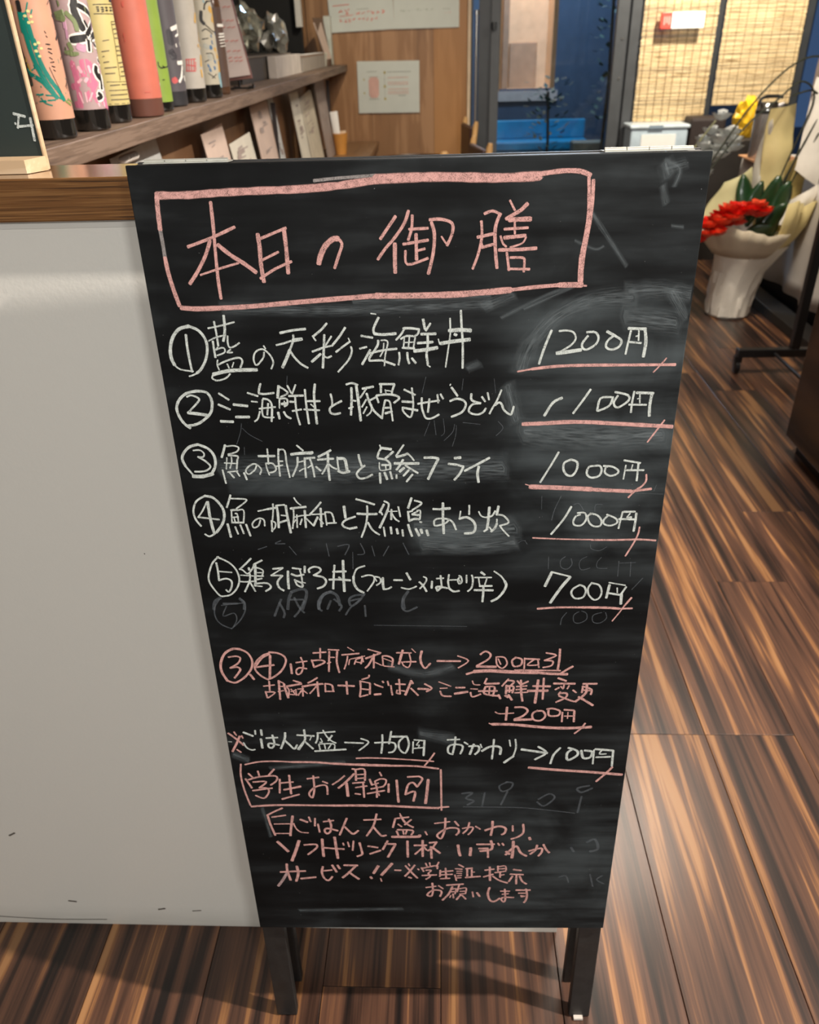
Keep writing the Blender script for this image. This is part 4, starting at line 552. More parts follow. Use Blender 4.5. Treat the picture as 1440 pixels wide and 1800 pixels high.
34 90 2576 134 2600;26 82 2645 94 2677 117 2693 134 2690;28 149 2564 148 2589;33 179 2561 179 2595;34 172 2620 173 2680;29 199 2614 256 2611;31 232 2595 236 2652 221 2680 205 2671 212 2649 259 2661;33 297 2580 291 2620 266 2684;31 290 2630 311 2658 333 2687 349 2661;31 355 2595 439 2602;33 393 2561 393 2621 378 2652;42 378 2652 354 2690;29 391 2639 411 2665 428 2687;16 425 2608 416 2630;26 455 2583 545 2574;26 460 2580 455 2621 444 2649;23 487 2565 501 2602 522 2633 545 2649;28 529 2599 508 2633;18 471 2618 477 2643 465 2643;23 459 2658 463 2693;21 461 2655 533 2655 535 2690;21 487 2658 490 2687;21 523 2655 504 2687;32 436 2703 518 2697 592 2692;13 6 2636 23 2638;29 590 2646 682 2651;26 672 2621 709 2646 658 2700;31 740 2649 805 2646;28 779 2596 777 2653 769 2719;28 824 2575 810 2656;36 818 2609 863 2609 901 2609;29 810 2646 838 2653 842 2684 827 2710 806 2715;28 882 2615 860 2646 861 2691 889 2719 909 2665 903 2615;23 931 2643 927 2719;26 936 2631 990 2637;31 987 2640 981 2736;23 932 2688 987 2681;18 961 2640 947 2665 961 2665 956 2681;26 1101 2632 1161 2629;29 1141 2613 1138 2657 1128 2720;30 1128 2729 1105 2716 1108 2675 1141 2662 1175 2671 1175 2698 1165 2725;26 1185 2648 1202 2662;33 1208 2675 1255 2675 1256 2707 1239 2729;33 1232 2662 1213 2729;22 1265 2662 1272 2684;29 1331 2631 1329 2693 1324 2761;37 1273 2707 1309 2680 1342 2675 1366 2689 1364 2730;22 1408 2635 1414 2676;25 1437 2631 1442 2685 1431 2739;37 1431 2743 1386 2786;40 1470 2698 1598 2723;33 1552 2680 1594 2721 1540 2766;33 1662 2689 1632 2734 1619 2794;37 1702 2689 1744 2707 1749 2739 1705 2771 1698 2725 1723 2698;37 1767 2707 1781 2757 1814 2753 1821 2716 1784 2707;26 1830 2703 1831 2798;37 1836 2698 1923 2708;33 1925 2708 1928 2812;30 1844 2753 1914 2750;22 1870 2703 1859 2730 1892 2730
@ricemark pink
31 13 2581 49 2620 80 2661;34 68 2601 45 2652 19 2702;26 43 2573 52 2595;26 78 2598 82 2614;26 43 2690 61 2708
@riceunder pink
26 641 2753 706 2751 802 2755 897 2763 1031 2776;26 1036 2720 1017 2755 985 2807;45 1512 2821 1652 2838 1823 2854 1984 2873;34 1931 2821 1899 2868 1859 2919
@student pink
27 71 2793 146 2774 233 2771 315 2777;37 315 2777 435 2779 555 2792 695 2795;27 50 2790 40 2866 45 2967 64 3085;37 68 3093 162 3085 262 3083 412 3086 562 3088 681 3091;30 81 2856 100 2883;30 131 2839 135 2873;30 216 2826 185 2866;33 62 2893 86 2957;30 76 2899 134 2879 218 2873 220 2906 187 2937;30 98 2916 167 2913 126 2957;30 89 2977 192 2959;28 126 2957 165 2960 172 2988 142 3032 100 3012;30 238 2896 228 2994;30 238 2923 305 2916;33 289 2869 287 3001;36 253 2972 341 2948;33 236 3039 329 3005;30 380 2894 440 2883;30 413 2873 411 2967 396 3029 381 3001 407 2960 448 2940 477 2947 477 3005;30 459 2913 483 2926;27 574 2873 543 2906 507 2936;35 624 2859 582 2913 537 2960;44 581 2926 583 3018;24 522 2784 642 2794 752 2797 810 2800;40 521 2788 641 2797 752 2803 858 2805;32 858 2805 954 2810 1055 2827;29 1067 2833 1068 2967 1069 3125;42 502 3088 651 3087 800 3092 925 3101 1054 3108;31 1054 3104 1106 3099;32 616 2826 632 2836 631 2906;30 635 2830 678 2830 677 2906;24 640 2866 677 2863;24 639 2893 676 2889;30 613 2926 674 2919;30 626 2957 685 2946;30 667 2923 667 3028;28 622 3001 648 3006;27 755 2850 764 2876;33 702 2899 712 2940;27 728 2913 758 2896 785 2903 781 2933 766 2953;25 717 2936 745 2926;30 706 2967 771 2950;30 685 3001 775 2979;30 728 2916 736 2967 733 3028;22 744 3001 746 3015;33 798 2933 795 2991;38 840 2906 842 2987 845 3063;32 897 2883 953 2879;32 955 2879 972 2899 944 2953;33 944 2953 923 2923 898 2940 882 3008;36 882 3008 932 2987 923 3056;43 1002 2903 995 2987 986 3073
@service1 pink
31 230 3106 187 3130 144 3159;34 146 3159 154 3227 171 3311;29 168 3173 242 3159;23 175 3225 282 3223;40 279 3166 266 3234 253 3314;23 175 3298 247 3298;37 318 3191 354 3211;23 279 3223 291 3263 314 3288 352 3293;29 365 3173 372 3208;29 397 3183 392 3241;29 409 3226 414 3288;32 440 3208 494 3199;34 470 3190 479 3233 471 3284 452 3299 441 3277 457 3259 512 3277;34 566 3183 548 3233 520 3310;35 552 3248 575 3284 595 3302 622 3277;31 656 3196 747 3191;34 726 3151 705 3240 666 3317;35 704 3247 728 3291 747 3317 770 3313;19 849 3147 861 3180;30 824 3185 895 3175;34 824 3185 809 3252;34 852 3161 877 3218 917 3252;30 908 3194 873 3232;27 837 3228 856 3247;31 828 3281 837 3315;31 832 3271 913 3276 906 3310;27 862 3276 865 3305;27 883 3276 875 3305;51 803 3325 936 3325 950 3313;27 981 3285 990 3310;27 1032 3223 1112 3210;34 1089 3184 1085 3275 1065 3339 1045 3310 1099 3261 1153 3261 1160 3290 1146 3312;30 1139 3208 1159 3241;27 1180 3261 1233 3251 1230 3280 1211 3309;30 1216 3217 1207 3265 1183 3299;27 1250 3246 1274 3267;38 1301 3277 1367 3246 1408 3260 1406 3294 1390 3309;38 1339 3208 1338 3260 1332 3314;30 1446 3241 1448 3282;34 1501 3231 1504 3294 1475 3328 1442 3343;46 1539 3333 1543 3348
@service2 pink
50 179 3363 229 3438;50 296 3355 274 3426 243 3514;33 321 3388 384 3384 387 3411 336 3464;44 423 3343 421 3410 421 3479;33 428 3410 490 3418;44 491 3328 494 3403 498 3494;36 500 3418 536 3421;26 534 3373 537 3391;26 560 3365 566 3402;29 592 3358 583 3432;35 624 3372 632 3432 633 3463 606 3479;35 669 3398 721 3409;36 677 3459 735 3432;35 777 3357 748 3424;39 764 3379 819 3382;39 818 3384 796 3434 774 3485;39 884 3359 883 3419 883 3484;39 921 3392 986 3392;39 966 3354 964 3479;31 962 3414 923 3462;28 972 3404 986 3429;35 1003 3372 1041 3366;35 1041 3366 1017 3413 993 3434;39 1010 3403 1013 3494;39 1017 3408 1058 3453;43 1157 3391 1162 3443 1169 3475;47 1226 3413 1223 3473;39 1259 3385 1351 3384;43 1334 3358 1339 3422 1278 3438;35 1270 3418 1318 3417;35 1318 3422 1321 3488;31 1372 3377 1379 3392;31 1395 3377 1403 3392;47 1454 3362 1454 3432 1451 3492;40 1416 3467 1455 3412 1475 3402 1497 3452 1529 3477;39 1418 3442 1436 3462;35 1541 3437 1605 3416 1610 3446 1594 3477;35 1583 3392 1575 3431 1549 3462;35 1617 3387 1633 3426 1651 3451
@service3 pink
39 211 3541 209 3595 220 3674;37 170 3607 240 3602 309 3599;43 265 3560 268 3619 251 3682;40 280 3662 363 3650;36 410 3563 401 3610 411 3658 433 3677 457 3645;31 410 3598 458 3590;39 463 3551 483 3606;36 492 3551 503 3579;39 529 3551 602 3553;39 591 3559 551 3613 515 3653;40 552 3606 577 3637 604 3665;48 717 3558 689 3617;43 671 3648 676 3660;48 794 3538 733 3632;22 726 3660 731 3684;33 808 3591 839 3594;23 816 3590 842 3592;33 868 3556 901 3611 932 3657;33 919 3551 890 3602 863 3641;26 885 3539 891 3556;33 883 3649 897 3657;26 936 3581 941 3589;26 979 3534 987 3560;23 1001 3530 1004 3555;26 1052 3526 1038 3564;30 956 3572 967 3602;30 964 3576 1038 3555 1043 3580;26 981 3593 1009 3593 992 3619;30 958 3636 1038 3631;30 992 3619 1003 3644 980 3666;30 1060 3593 1057 3644;30 1060 3606 1129 3597;30 1089 3576 1092 3656;30 1063 3631 1126 3626;30 1060 3663 1112 3659;29 1162 3546 1188 3567;26 1143 3580 1180 3584;23 1151 3601 1180 3601;23 1151 3618 1177 3619;26 1140 3631 1149 3678;26 1154 3639 1177 3635;23 1152 3656 1175 3654;33 1202 3580 1236 3575;30 1208 3584 1209 3647;30 1233 3579 1234 3643;23 1234 3609 1248 3607;36 1200 3652 1280 3643;33 1307 3592 1355 3583;36 1332 3566 1336 3677;33 1300 3647 1351 3625;26 1374 3566 1416 3558 1423 3591;26 1377 3558 1378 3600;26 1375 3583 1417 3579;30 1362 3613 1421 3600;30 1390 3612 1391 3651;23 1391 3634 1413 3629;33 1351 3642 1386 3676 1433 3698;33 1463 3587 1505 3595;33 1447 3625 1518 3629;33 1481 3633 1482 3706;33 1459 3642 1441 3685;33 1499 3642 1515 3684 1539 3706
@service3gray grayp
46 204 3619 175 3675 146 3723
@service4 pink
30 979 3737 1034 3726;33 1014 3700 1017 3765 1008 3809 984 3800 1014 3761 1054 3761 1066 3778 1057 3813;27 1049 3721 1074 3747;34 1095 3717 1187 3708;37 1126 3730 1106 3791 1071 3844;27 1126 3751 1147 3747 1141 3791;24 1118 3773 1141 3771;27 1130 3791 1133 3826;20 1118 3804 1112 3822;30 1164 3716 1153 3773;27 1167 3747 1204 3742 1199 3790;24 1170 3769 1199 3767;24 1167 3791 1196 3789;34 1173 3799 1150 3839;31 1182 3804 1202 3835;27 1239 3773 1245 3817;34 1265 3781 1281 3812;37 1335 3737 1326 3790 1339 3843 1363 3856 1394 3829;30 1398 3767 1447 3767;27 1407 3794 1442 3789;30 1420 3750 1426 3833 1418 3860 1403 3838 1417 3820 1472 3822;34 1484 3758 1562 3758;34 1539 3749 1547 3806 1540 3850 1532 3864;27 1499 3784 1537 3784;27 1512 3806 1535 3810 1515 3815
@smear smear
254 1388 744 1416 656 1505 550 1636 490 1781 482;226 1768 461 1881 457 1990 475;315 1768 554 1949 578;368 185 1151 676 1157 1327 1159;388 975 1436 1193 1452 1385 1440;263 998 1514 1194 1527 1388 1509;121 1182 737 1225 720;202 1337 812 1376 952;120 1848 53 1912 37;184 1845 36 1860 71;165 830 2172 990 2217 1124 2174;243 971 2590 1126 2628;409 1412 1001 1707 1029 1953 1020;158 271 490 715 507 1262 495;167 22 2722 89 2761;155 1344 465 1241 505;64 1844 27 1896 54 1884 108;48 1892 237 1932 242;94 1845 107 1862 162;39 1558 279 1630 310 1660 300;154 1923 464 1987 558;58 1609 186 1748 370;53 1306 547 1469 467 1590 428;84 759 476 1261 464;42 1388 517 1590 428;102 199 2820 580 2781;71 124 3106 147 3322;102 248 3936 839 3922''')
bw = lambda x, y, l: Vector((min(.499, max(.001, x)), l, -y))
names = {'title': 'framed heading', 'titlegray': 'worn part of the frame', 'row1': 'first menu line', 'row2': 'second menu line', 'row3': 'third menu line', 'row4': 'fourth menu line', 'row5': 'fifth menu line',
 'row1price': 'first price', 'row2price': 'second price', 'row3price': 'third price', 'row4price': 'fourth price', 'row5price': 'fifth price', 'row1under': 'underline of the first price', 'row2under': 'underline of the second price',
 'row3under': 'underline of the third price', 'row4under': 'underline of the fourth price', 'row5under': 'underline of the fifth price', 'note1': 'first note line', 'note2': 'second note line', 'note3': 'third note line', 'riceline': 'rice note line', 'ricemark': 'reference mark',
 'riceunder': 'underlines of the rice note', 'student': 'boxed student discount heading', 'service1': 'first discount line', 'service2': 'second discount line', 'service3': 'third discount line', 'service3gray': 'rubbed stroke', 'service4': 'fourth discount line', 'ghost': 'faint erased writing', 'smear': 'chalk dust smears'}
cm = {'white': M_ch_w, 'pink': M_ch_p, 'grayc': M_ch_g, 'grayp': M_ch_gp, 'ghost': M_ghost, 'smear': M_smear}
for (row, c), st in STROKES:
    lift = {'smear': .00005, 'ghost': .00008}.get(c, .00013)
    st2 = [(w*.0001/.00025, p) for w, p in st]
    o = ribbons(st2, 'chalk_marks' if c in ('ghost', 'smear') else 'chalk_lettering', cm[c], sign, bw, .00025, lift,
        ('white chalk ' if c == 'white' else 'pink chalk ' if c == 'pink' else 'grey chalk ')+names[row], c == 'smear')
    o.matrix_local = BM
    if c in ('ghost', 'smear'): o['kind'] = 'stuff'
# ================================================ BOTTLES
CYL = [(-0.7128, 1.5786, 0.0355), (-0.7042, 1.7292, 0.0355), (-0.7198, 1.9028, 0.035), (-0.6978, 2.0445, 0.041), (-0.7154, 2.2072, 0.034), (-0.7308, 2.3857, 0.036), (-0.7209, 2.5371, 0.039), (-0.719, 2.7327, 0.037), (-0.7273, 2.9249, 0.026)]
# nudge the row onto the shelf board
M_dglass = pm('dark_bottle_glass', (.010, .009, .008), .08, var=.1, coat=.6)
M_bglass = pm('brown_frosted_glass', (.13, .055, .040), .35, var=.08)
M_gglass = pm('grey_frosted_glass', (.030, .030, .034), .4)
ART = parse('''
@0 brown
109 2311 2118 2380 1778 2418 1398 2482 1181 2504 897
@0 gold
46 2280 2090 2489 2056 2423 1925 2369 1703 2437 1551;72 2348 1306 2535 1274;36 2570 1211 2604 1086
@0 teal
74 2697 1971 2670 1698 2689 1425 2777 1177 2890 923 3162 674;74 2809 1947 2847 1695 2878 1453 2936 1205 3061 982 3240 784 3356 633;73 2710 1846 2746 1394 2874 1050 3118 708;26 2671 703 2803 741 3062 710 3278 653;26 2561 607 2839 627 3092 644;22 2723 686 2802 603 2975 558;33 2624 1030 2802 941;33 2544 905 2797 861;21 2952 2106 2854 1962;21 3025 2004 2975 1946
@0 paleyellow
56 2917 1990 2916 1976;56 2811 1921 2812 1911;56 2955 1909 2963 1902;53 2954 1831 2956 1822;53 2870 1826 2870 1814;53 2900 1506 2900 1495;57 2992 1527 2992 1515;57 2886 1407 2886 1394;50 2946 1329 2949 1316;53 3031 1442 3033 1435
@0 ink
54 120 1927 231 1883;25 230 1753 231 1661;43 231 1661 6 1567;18 229 1567 229 1378 15 1263;70 2712 2124 2708 1993;14 89 2143 3525 2081;14 230 2132 230 2080;14 3219 1691 3251 1660;14 3233 1623 3269 1599;18 3179 1501 3297 1492;18 3207 1432 3313 1423;18 3202 1386 3296 1353;14 3194 1301 3271 1268;16 3190 1223 3301 1228;16 3210 1168 3297 1150;16 3231 1112 3283 1087;11 157 996 28 771;11 229 1058 3557 806;11 229 1025 134 768;11 3526 840 228 960;9 3131 1154 3219 946 3324 749
@0 leafgreen
38 3405 615 18 540;30 3516 643 230 564
@1 mauve
174 2754 1803 2695 1656;117 2971 1453 3138 1416;118 209 2147 209 2000
@1 olive
105 2649 2142 2742 1997 2733 1900;77 2829 1996 3009 1864 3041 1717;78 2727 1507 2778 1406;59 2595 1425 2735 1373 2928 1336;47 2715 1323 2864 1320
@1 pink2
258 2664 1120 3274 1090;300 2651 931 3272 916;282 2630 722 3205 672;247 2616 527 49 475;197 2703 1136 2635 1052;178 2983 1165 3134 1162;159 3235 1125 3217 1040;178 2910 1047 2920 995;179 2787 877 3024 871;139 2599 810 2601 775;140 3278 846 3140 763;221 2693 633 3026 625;183 3231 564 3424 539;143 2694 473 3541 452;121 2572 510 2585 456
@1 palepink
59 2847 1117 2904 1030;56 3043 923 2965 873;48 2860 910 2750 860;28 2896 682 2898 522;28 3107 675 2964 538;28 2714 686 2771 507;48 3152 1127 3177 1023;39 2671 1137 2747 1170;32 3237 492 3251 438;33 3454 501 3464 428
@1 offwhite
184 3132 2186 3068 2058 3133 1880 3234 1732;156 3226 2106 3566 2012 210 1884 3468 1715 3342 1648;189 2824 1563 3141 1584 209 1640;122 3333 1548 3293 1380;119 3466 1547 63 1445;171 3426 1104 3380 1018 3491 910;121 2 1222 209 1166;142 25 942 3489 733;142 3314 668 3411 602 3271 572;123 210 866 210 742
@1 ink
124 3132 2186 3068 2058 3133 1880 3234 1732;94 3226 2106 3566 2012 210 1884 3468 1715 3342 1648;119 2824 1563 3141 1584 209 1640;59 3333 1548 3293 1380;56 3466 1547 63 1445;93 3426 1104 3380 1018 3491 910;53 2 1222 209 1166;65 3540 979 3532 838 3489 733;69 3310 659 3411 602 3250 567;53 210 866 210 742;47 3329 1863 3402 1764;48 209 1392 209 1340
@2 ink
15 2888 2178 194 2192;15 2863 2020 195 2015;51 3526 2255 197 2244;11 3410 1882 194 1889;11 3410 1882 3394 1419 3317 814;11 2839 796 194 778;11 2777 378 196 373;19 2969 2137 3050 2135;19 2973 2102 3044 2101;19 2976 2066 3041 2066;19 3115 2131 3203 2128;19 3118 2092 3207 2092;19 3120 2053 3194 2060;19 3260 2128 3366 2125;19 3257 2075 3366 2079;19 3455 2130 24 2129;19 3440 2076 25 2082;19 197 2136 195 2131;19 197 2074 195 2081;15 3037 2101 3005 2057;15 3188 2136 3155 2053;15 3329 2143 3309 2053;15 3550 2145 3504 2055
@2 inkgrey
17 2969 1544 3181 1560;19 2868 1353 3108 1367;19 2869 1260 2921 1268;20 2865 1157 3035 1167;20 2862 1054 3274 1064;20 2842 950 3169 952;22 2932 728 3261 734;22 3351 735 195 730;18 2866 634 196 627;22 2886 546 3586 547;23 2873 458 197 449;20 3436 1833 196 1844;20 3444 1751 196 1761;20 3452 1668 196 1678;20 3405 1586 196 1594;22 3404 1438 196 1444;22 3391 1363 196 1363;22 3398 1279 197 1280;22 3401 1137 196 1149;22 3414 1061 196 1063;22 3450 974 196 976;22 3377 889 196 894
@3 darkcoral
36 2744 2257 2753 2182;23 2634 1687 2626 1610;23 2630 1571 2634 1531
@3 darkcoral
31 2788 2275 2766 2182;23 2636 1687 2624 1629;19 177 2072 177 1935;19 177 1836 177 1718;19 177 1518 177 1377;14 2956 525 3119 524
@3 offwhite
145 176 987 177 779 176 662
@3 orange
120 176 965 177 716
@4 ink
85 170 2304 170 2137;26 3094 1093 3109 1005 3232 959 171 993;25 3274 1002 3407 966;20 3164 706 3262 703
@5 darkslate
190 3062 1292 3154 1150;162 3113 1752 3118 1477
@5 offwhite
49 162 2185 161 1981;92 3221 1796 162 1878;81 26 1865 85 1681;54 3385 1635 161 1704;93 3359 1427 161 1448;61 162 1331 161 1141;94 3291 1029 161 1033;72 3554 953 3381 717;66 3217 589 3416 716;78 18 711 33 613
@5 red
165 3006 655 3035 606
@6 red
26 2821 1077 2770 802;26 2913 1087 2863 800;26 3017 1093 2957 798;26 3126 1090 3059 800;26 2790 1082 3197 1089;26 2741 803 3129 794;26 2819 952 3126 920;26 3177 1019 3136 819
@6 gold
86 149 2481 150 2267;97 32 2169 3491 1975;81 150 1782 67 1511;87 3465 1413 150 1336;82 3576 1162 3476 911;76 3429 811 3434 645;47 149 1008 149 905
@7 ink
48 3303 2521 3137 2439 3078 2313;97 2925 2263 2875 2059 2986 1955;31 2986 1955 3379 1770 139 1744;31 2851 1775 3048 1825 3349 1692;25 2800 1567 3086 1589;25 2893 1196 3189 1190 3258 1027;25 2796 983 2994 1033;25 2863 684 3174 539;25 3019 543 3265 646;31 3270 2516 139 2524
@7 gold
153 3375 2339 50 2214 3501 2031;93 74 2033 140 1798;113 3397 1320 3525 1077;127 3596 967 3562 721
@7 blue
105 3265 1640 13 1692;125 3277 1481 140 1506;105 3132 1377 3171 1324;113 2932 872 3273 973;107 2976 763 3223 811
@7 lightblue
192 3509 639 3585 331;48 3089 2540 3100 2490
@7 palegrey
156 3021 1140 3099 1058;124 2853 1409 3026 1353
@8 offwhite
86 3076 1943 133 1943;47 3090 1706 134 1718;47 3060 1622 134 1642;33 3069 1537 134 1557;27 3077 1452 134 1477;27 3085 1367 134 1391
''')
BC = dict(brown=(.07, .045, .03), gold=(.60, .36, .08), teal=(.0, .20, .15), paleyellow=(.66, .62, .26), ink=(.012, .010, .010), leafgreen=(.20, .26, .08), mauve=(.55, .30, .42), olive=(.20, .25, .11),
 pink2=(.62, .17, .28), palepink=(.84, .48, .54), offwhite=(.80, .78, .72), inkgrey=(.14, .11, .06), darkcoral=(.60, .12, .09), orange=(.80, .12, .03), darkslate=(.04, .037, .045), red=(.60, .10, .10), blue=(.07, .16, .30), lightblue=(.25, .42, .48), palegrey=(.42, .42, .36))
BOT = [('peach label with teal reed leaves, nearest the small chalkboard', (.56, .29, .19), M_dglass, .033, .31), ('mauve label with black brush calligraphy over pink blossoms', (.42, .30, .30), M_dglass, .0386, .31),
 ('yellow label printed with rows of dark text', (.58, .48, .20), M_dglass, .0353, .30), ('plain coral label and brown frosted base', (.53, .145, .098), M_bglass, .0389, .34), ('bright green label behind the coral bottle', (.22, .33, .05), M_dglass, .0217, .31),
 ('charcoal label with white leaves and a red dot', (.095, .085, .095), M_gglass, .0366, .33), ('silver grey label with a red seal and gold specks', (.46, .43, .38), M_dglass, .036, .34), ('beige label with blue and gold painted figure', (.50, .46, .36), M_dglass, .037, .33),
 ('brown slim label with white bands, last in the row', (.10, .06, .045), pm('amber_glass', (.09, .045, .025), .2), .022, .31)]
for i, ((cx, cy, r), (lab, lc, gm, lz, hh)) in enumerate(zip(CYL, BOT)):
    cx2 = cx-(.0 if cx+r < -.745 else 0)
    t = thing('sake_bottle', 'glass bottle with '+lab if i < 8 else 'slim dark bottle with '+lab, 'bottle', (cx2, cy, 1.1955), group='bottles on the long shelf')
    b = hh*.80
    MB().lathe([(r*.86, 0), (r*.97, .003), (r, .010), (r, b), (r*.93, b+.015), (r*.62, b+.045), (r*.38, b+.065), (r*.34, hh), (r*.40, hh+.002), (r*.40, hh+.012), (r*.34, hh+.014)], n=40).build('glass', gm, t, True)
    MB().lathe([(r*.42, hh+.013), (r*.42, hh+.035), (r*.38, hh+.038)], n=24).build('cap', pm('cap_dark', (.05, .04, .04), .4), t, True)
    lm = pm('label_%s' % 'abcdefghi'[i], lc, .5, var=.06, scale=30)
    lb = MB().lathe([(r+.0004, lz), (r+.0004, b-.004)], n=48, cap=False).build('label', lm, t, True, lab.split(',')[0])
    for k, ((ii, c), st) in enumerate(ART):
        if int(ii) != i: continue
        rr_ = r
        def mf(x, y, l, r_=r, kk=k):
            a = math.radians(x*rr_2deg(r_)); q = r_+.0006+l+.00012*(kk % 8); return Vector((q*math.cos(a), q*math.sin(a), y))
        # convert angle to arc length so widths stay true
        def rr_2deg(r_): return 180/math.pi/r_
        st2 = [(w, [(((a+900) % 3600 - 900)/10*math.pi/180*r*10000, z) for a, z in p]) for w, p in st]
        ribbons(st2, 'label_print', pm('print_'+c, BC[c], .5, var=.08), lb, mf, .0001, .00004)
# ================================================ THINGS ON THE SHELF
def sheet(m, p00, p10, p11, p01, t=.0012, n=8, curl=0):
    """thin sheet through four corners, gently curled"""
    P = [Vector(p) for p in (p00, p10, p11, p01)]
    nn = (P[1]-P[0]).cross(P[3]-P[0]).normalized(); vs = []
    for s in (0, 1):
        for j in range(n+1):
            for i in range(n+1):
                u, v = i/n, j/n
                q = P[0]*(1-u)*(1-v)+P[1]*u*(1-v)+P[2]*u*v+P[3]*(1-u)*v
                vs.append(q+nn*(curl*math.sin(math.pi*u)*math.sin(math.pi*v*.5+.4)+t*s))
    k = (n+1)**2; fs = []
    for j in range(n):
        for i in range(n):
            a = j*(n+1)+i; fs += [(a, a+1, a+n+2, a+n+1), (k+a, k+a+n+1, k+a+n+2, k+a+1)]
    for i in range(n):
        a = i; fs.append((a, k+a, k+a+1, a+1)); a = n*(n+1)+i; fs.append((a, a+1, k+a+1, k+a))
        a = i*(n+1); fs.append((a, a+n+1, k+a+n+1, k+a)); a = i*(n+1)+n; fs.append((a, k+a, k+a+n+1, a+n+1))
    return m.add(vs, fs)
M_paper = pm('paper', (.80, .80, .76), .8, var=.03)
M_wpaper = pm('paper_wall', (.62, .65, .60), .8, var=.02)
M_pinkp = pm('paper_pink', (.62, .48, .40), .8, var=.06)
M_cream = pm('paper_cream', (.66, .62, .52), .8, var=.06)
M_iron = pm('wrought_iron', (.012, .011, .011), .4)
es = thing('wire_easel', 'small black wire easel holding a leaning pale card on the shelf', 'easel')
MB().tube([(-.665, 3.12, 1.215), (-.672, 3.14, 1.205), (-.690, 3.17, 1.205), (-.700, 3.30, 1.199), (-.715, 3.34, 1.199)], .0035, 6, 4).build('foot', M_iron, es)
MB().tube([(-.715, 3.12, 1.225), (-.722, 3.14, 1.205), (-.745, 3.17, 1.205), (-.765, 3.30, 1.199), (-.78, 3.34, 1.199)], .0035, 6, 4).build('foot', M_iron, es)
MB().tube([(-.66, 3.10, 1.204), (-.80, 3.10, 1.204)], .0035, 6).build('bar', M_iron, es)
MB().tube([(-.74, 3.24, 1.20), (-.76, 3.28, 1.32), (-.77, 3.22, 1.45)], .0035, 6, 3).build('back_stay', M_iron, es)
pc = thing('display_card', 'pale pink framed card leaning on the black wire easel', 'card')
q = MB(); sheet(q, (-.748, 3.125, 1.226), (-.664, 3.125, 1.232), (-.735, 3.20, 1.56), (-.800, 3.20, 1.56), .006); q.build('backing', pm('maroon_edge', (.22, .10, .085), .6), pc)
q = MB(); sheet(q, (-.745, 3.108, 1.236), (-.668, 3.108, 1.244), (-.738, 3.183, 1.557), (-.7985, 3.183, 1.557), .001); q.build('card_face', pm('pinkish_card', (.62, .52, .48), .7, var=.06), pc)
def cmap(p0, u, v, lift):
    p0 = Vector(p0); u = Vector(u); v = Vector(v); n = u.cross(v).normalized()
    return lambda x, y, l: p0+u*x+v*y+n*(lift if lift else l)
rr = random.Random(4)
st = [(.003, [(x, y), (x+.012, y+.003)]) for y in (.04, .05, .07, .10, .14, .16, .2) for x in (.01, .03, .045)]
ribbons(st, 'print', pm('faint_red', (.60, .25, .22), .8), pc, lambda x, y, l: Vector((-.740+x-.18*y, 3.1055+.235*y-.0014, 1.246+y)), 1, .0004)
# crinkled film bundle
Mfilm = pm('clear_film', (.38, .39, .32), .10, var=.7, scale=22, coat=1, metal=.5)
def crinkle(name, c, r, mat, parent=None, seed=0, amp=.35, sub=3, flat=1.0):
    bm = bmesh.new(); bmesh.ops.create_icosphere(bm, subdivisions=sub, radius=1)
    for v in bm.verts:
        d = v.co.normalized(); k = 1+amp*noise.noise(d*2.3+Vector((seed*3.1, 0, 0)))+amp*.5*noise.noise(d*6+Vector((0, seed*7, 0)))
        v.co = Vector((d.x*r[0]*k, d.y*r[1]*k, max(-1, d.z*k)*r[2]*flat))+Vector(c)
    me = bpy.data.meshes.new(name); bm.to_mesh(me); bm.free(); me.materials.append(mat)
    o = bpy.data.objects.new(name, me); COL.objects.link(o)
    if parent: o.parent = parent
    return o
tr_ = thing('tray', 'long dark open tray on the shelf carrying clear film bags', 'tray')
MB().box(-1.05, -.80, 3.55, 4.75, 1.196, 1.205).build('base', pm('tray_dark', (.05, .042, .036), .5), tr_)
MB().box(-.806, -.798, 3.55, 4.75, 1.205, 1.285).build('side', pm('tray_dark', (.05, .042, .036), .5), tr_)
MB().box(-1.05, -1.042, 3.55, 4.75, 1.205, 1.285).build('side', pm('tray_dark', (.05, .042, .036), .5), tr_)
MB().box(-1.05, -.80, 3.55, 3.558, 1.205, 1.30).build('side', pm('tray_dark', (.05, .042, .036), .5), tr_)
MB().box(-1.055, -.793, 3.545, 4.755, 1.2855, 1.292).build('rim', pm('tray_rim', (.12, .10, .085), .4), tr_)
tag(crinkle('film_bag', (-.893, 4.10, 1.392), (.078, .11, .098), Mfilm, None, 1, .5), 'shiny crinkled clear film bag, the left and taller one in the tray', 'bag', 'clear bags on the tray')
tag(crinkle('film_bag', (-.815, 4.42, 1.375), (.062, .12, .080), pm('dull_film', (.17, .17, .15), .2, var=.4, scale=14, coat=.6), None, 2, .5), 'dull grey clear film bag beside the shiny bag in the tray', 'bag', 'clear bags on the tray')
cb = thing('card_box', 'open white paper box on the shelf edge behind the easel', 'box')
MB().box(-.792, -.752, 4.08, 4.80, 1.196, 1.285, bev=.002).build('body', pm('box_white_paper', (.56, .50, .45), .7), cb); MB().box(-.79, -.754, 4.84, 4.845, 1.196, 1.20).build('flap', M_cream, cb)
cb2 = thing('card_box', 'grey brown carton at the back of the shelf edge', 'box')
MB().box(-.80, -.750, 4.86, 5.80, 1.196, 1.265, bev=.002).build('body', pm('box_greybrown', (.33, .29, .25), .7), cb2); MB().box(-.799, -.7495, 4.86, 5.80, 1.2655, 1.275).build('lid', pm('lid_brown', (.28, .19, .14), .6), cb2)
tag(MB().box(-.79, -.748, 5.0, 5.7, 1.2755, 1.279).build('paper_slip', M_paper), 'thin white paper slip lying on the grey brown carton', 'paper')
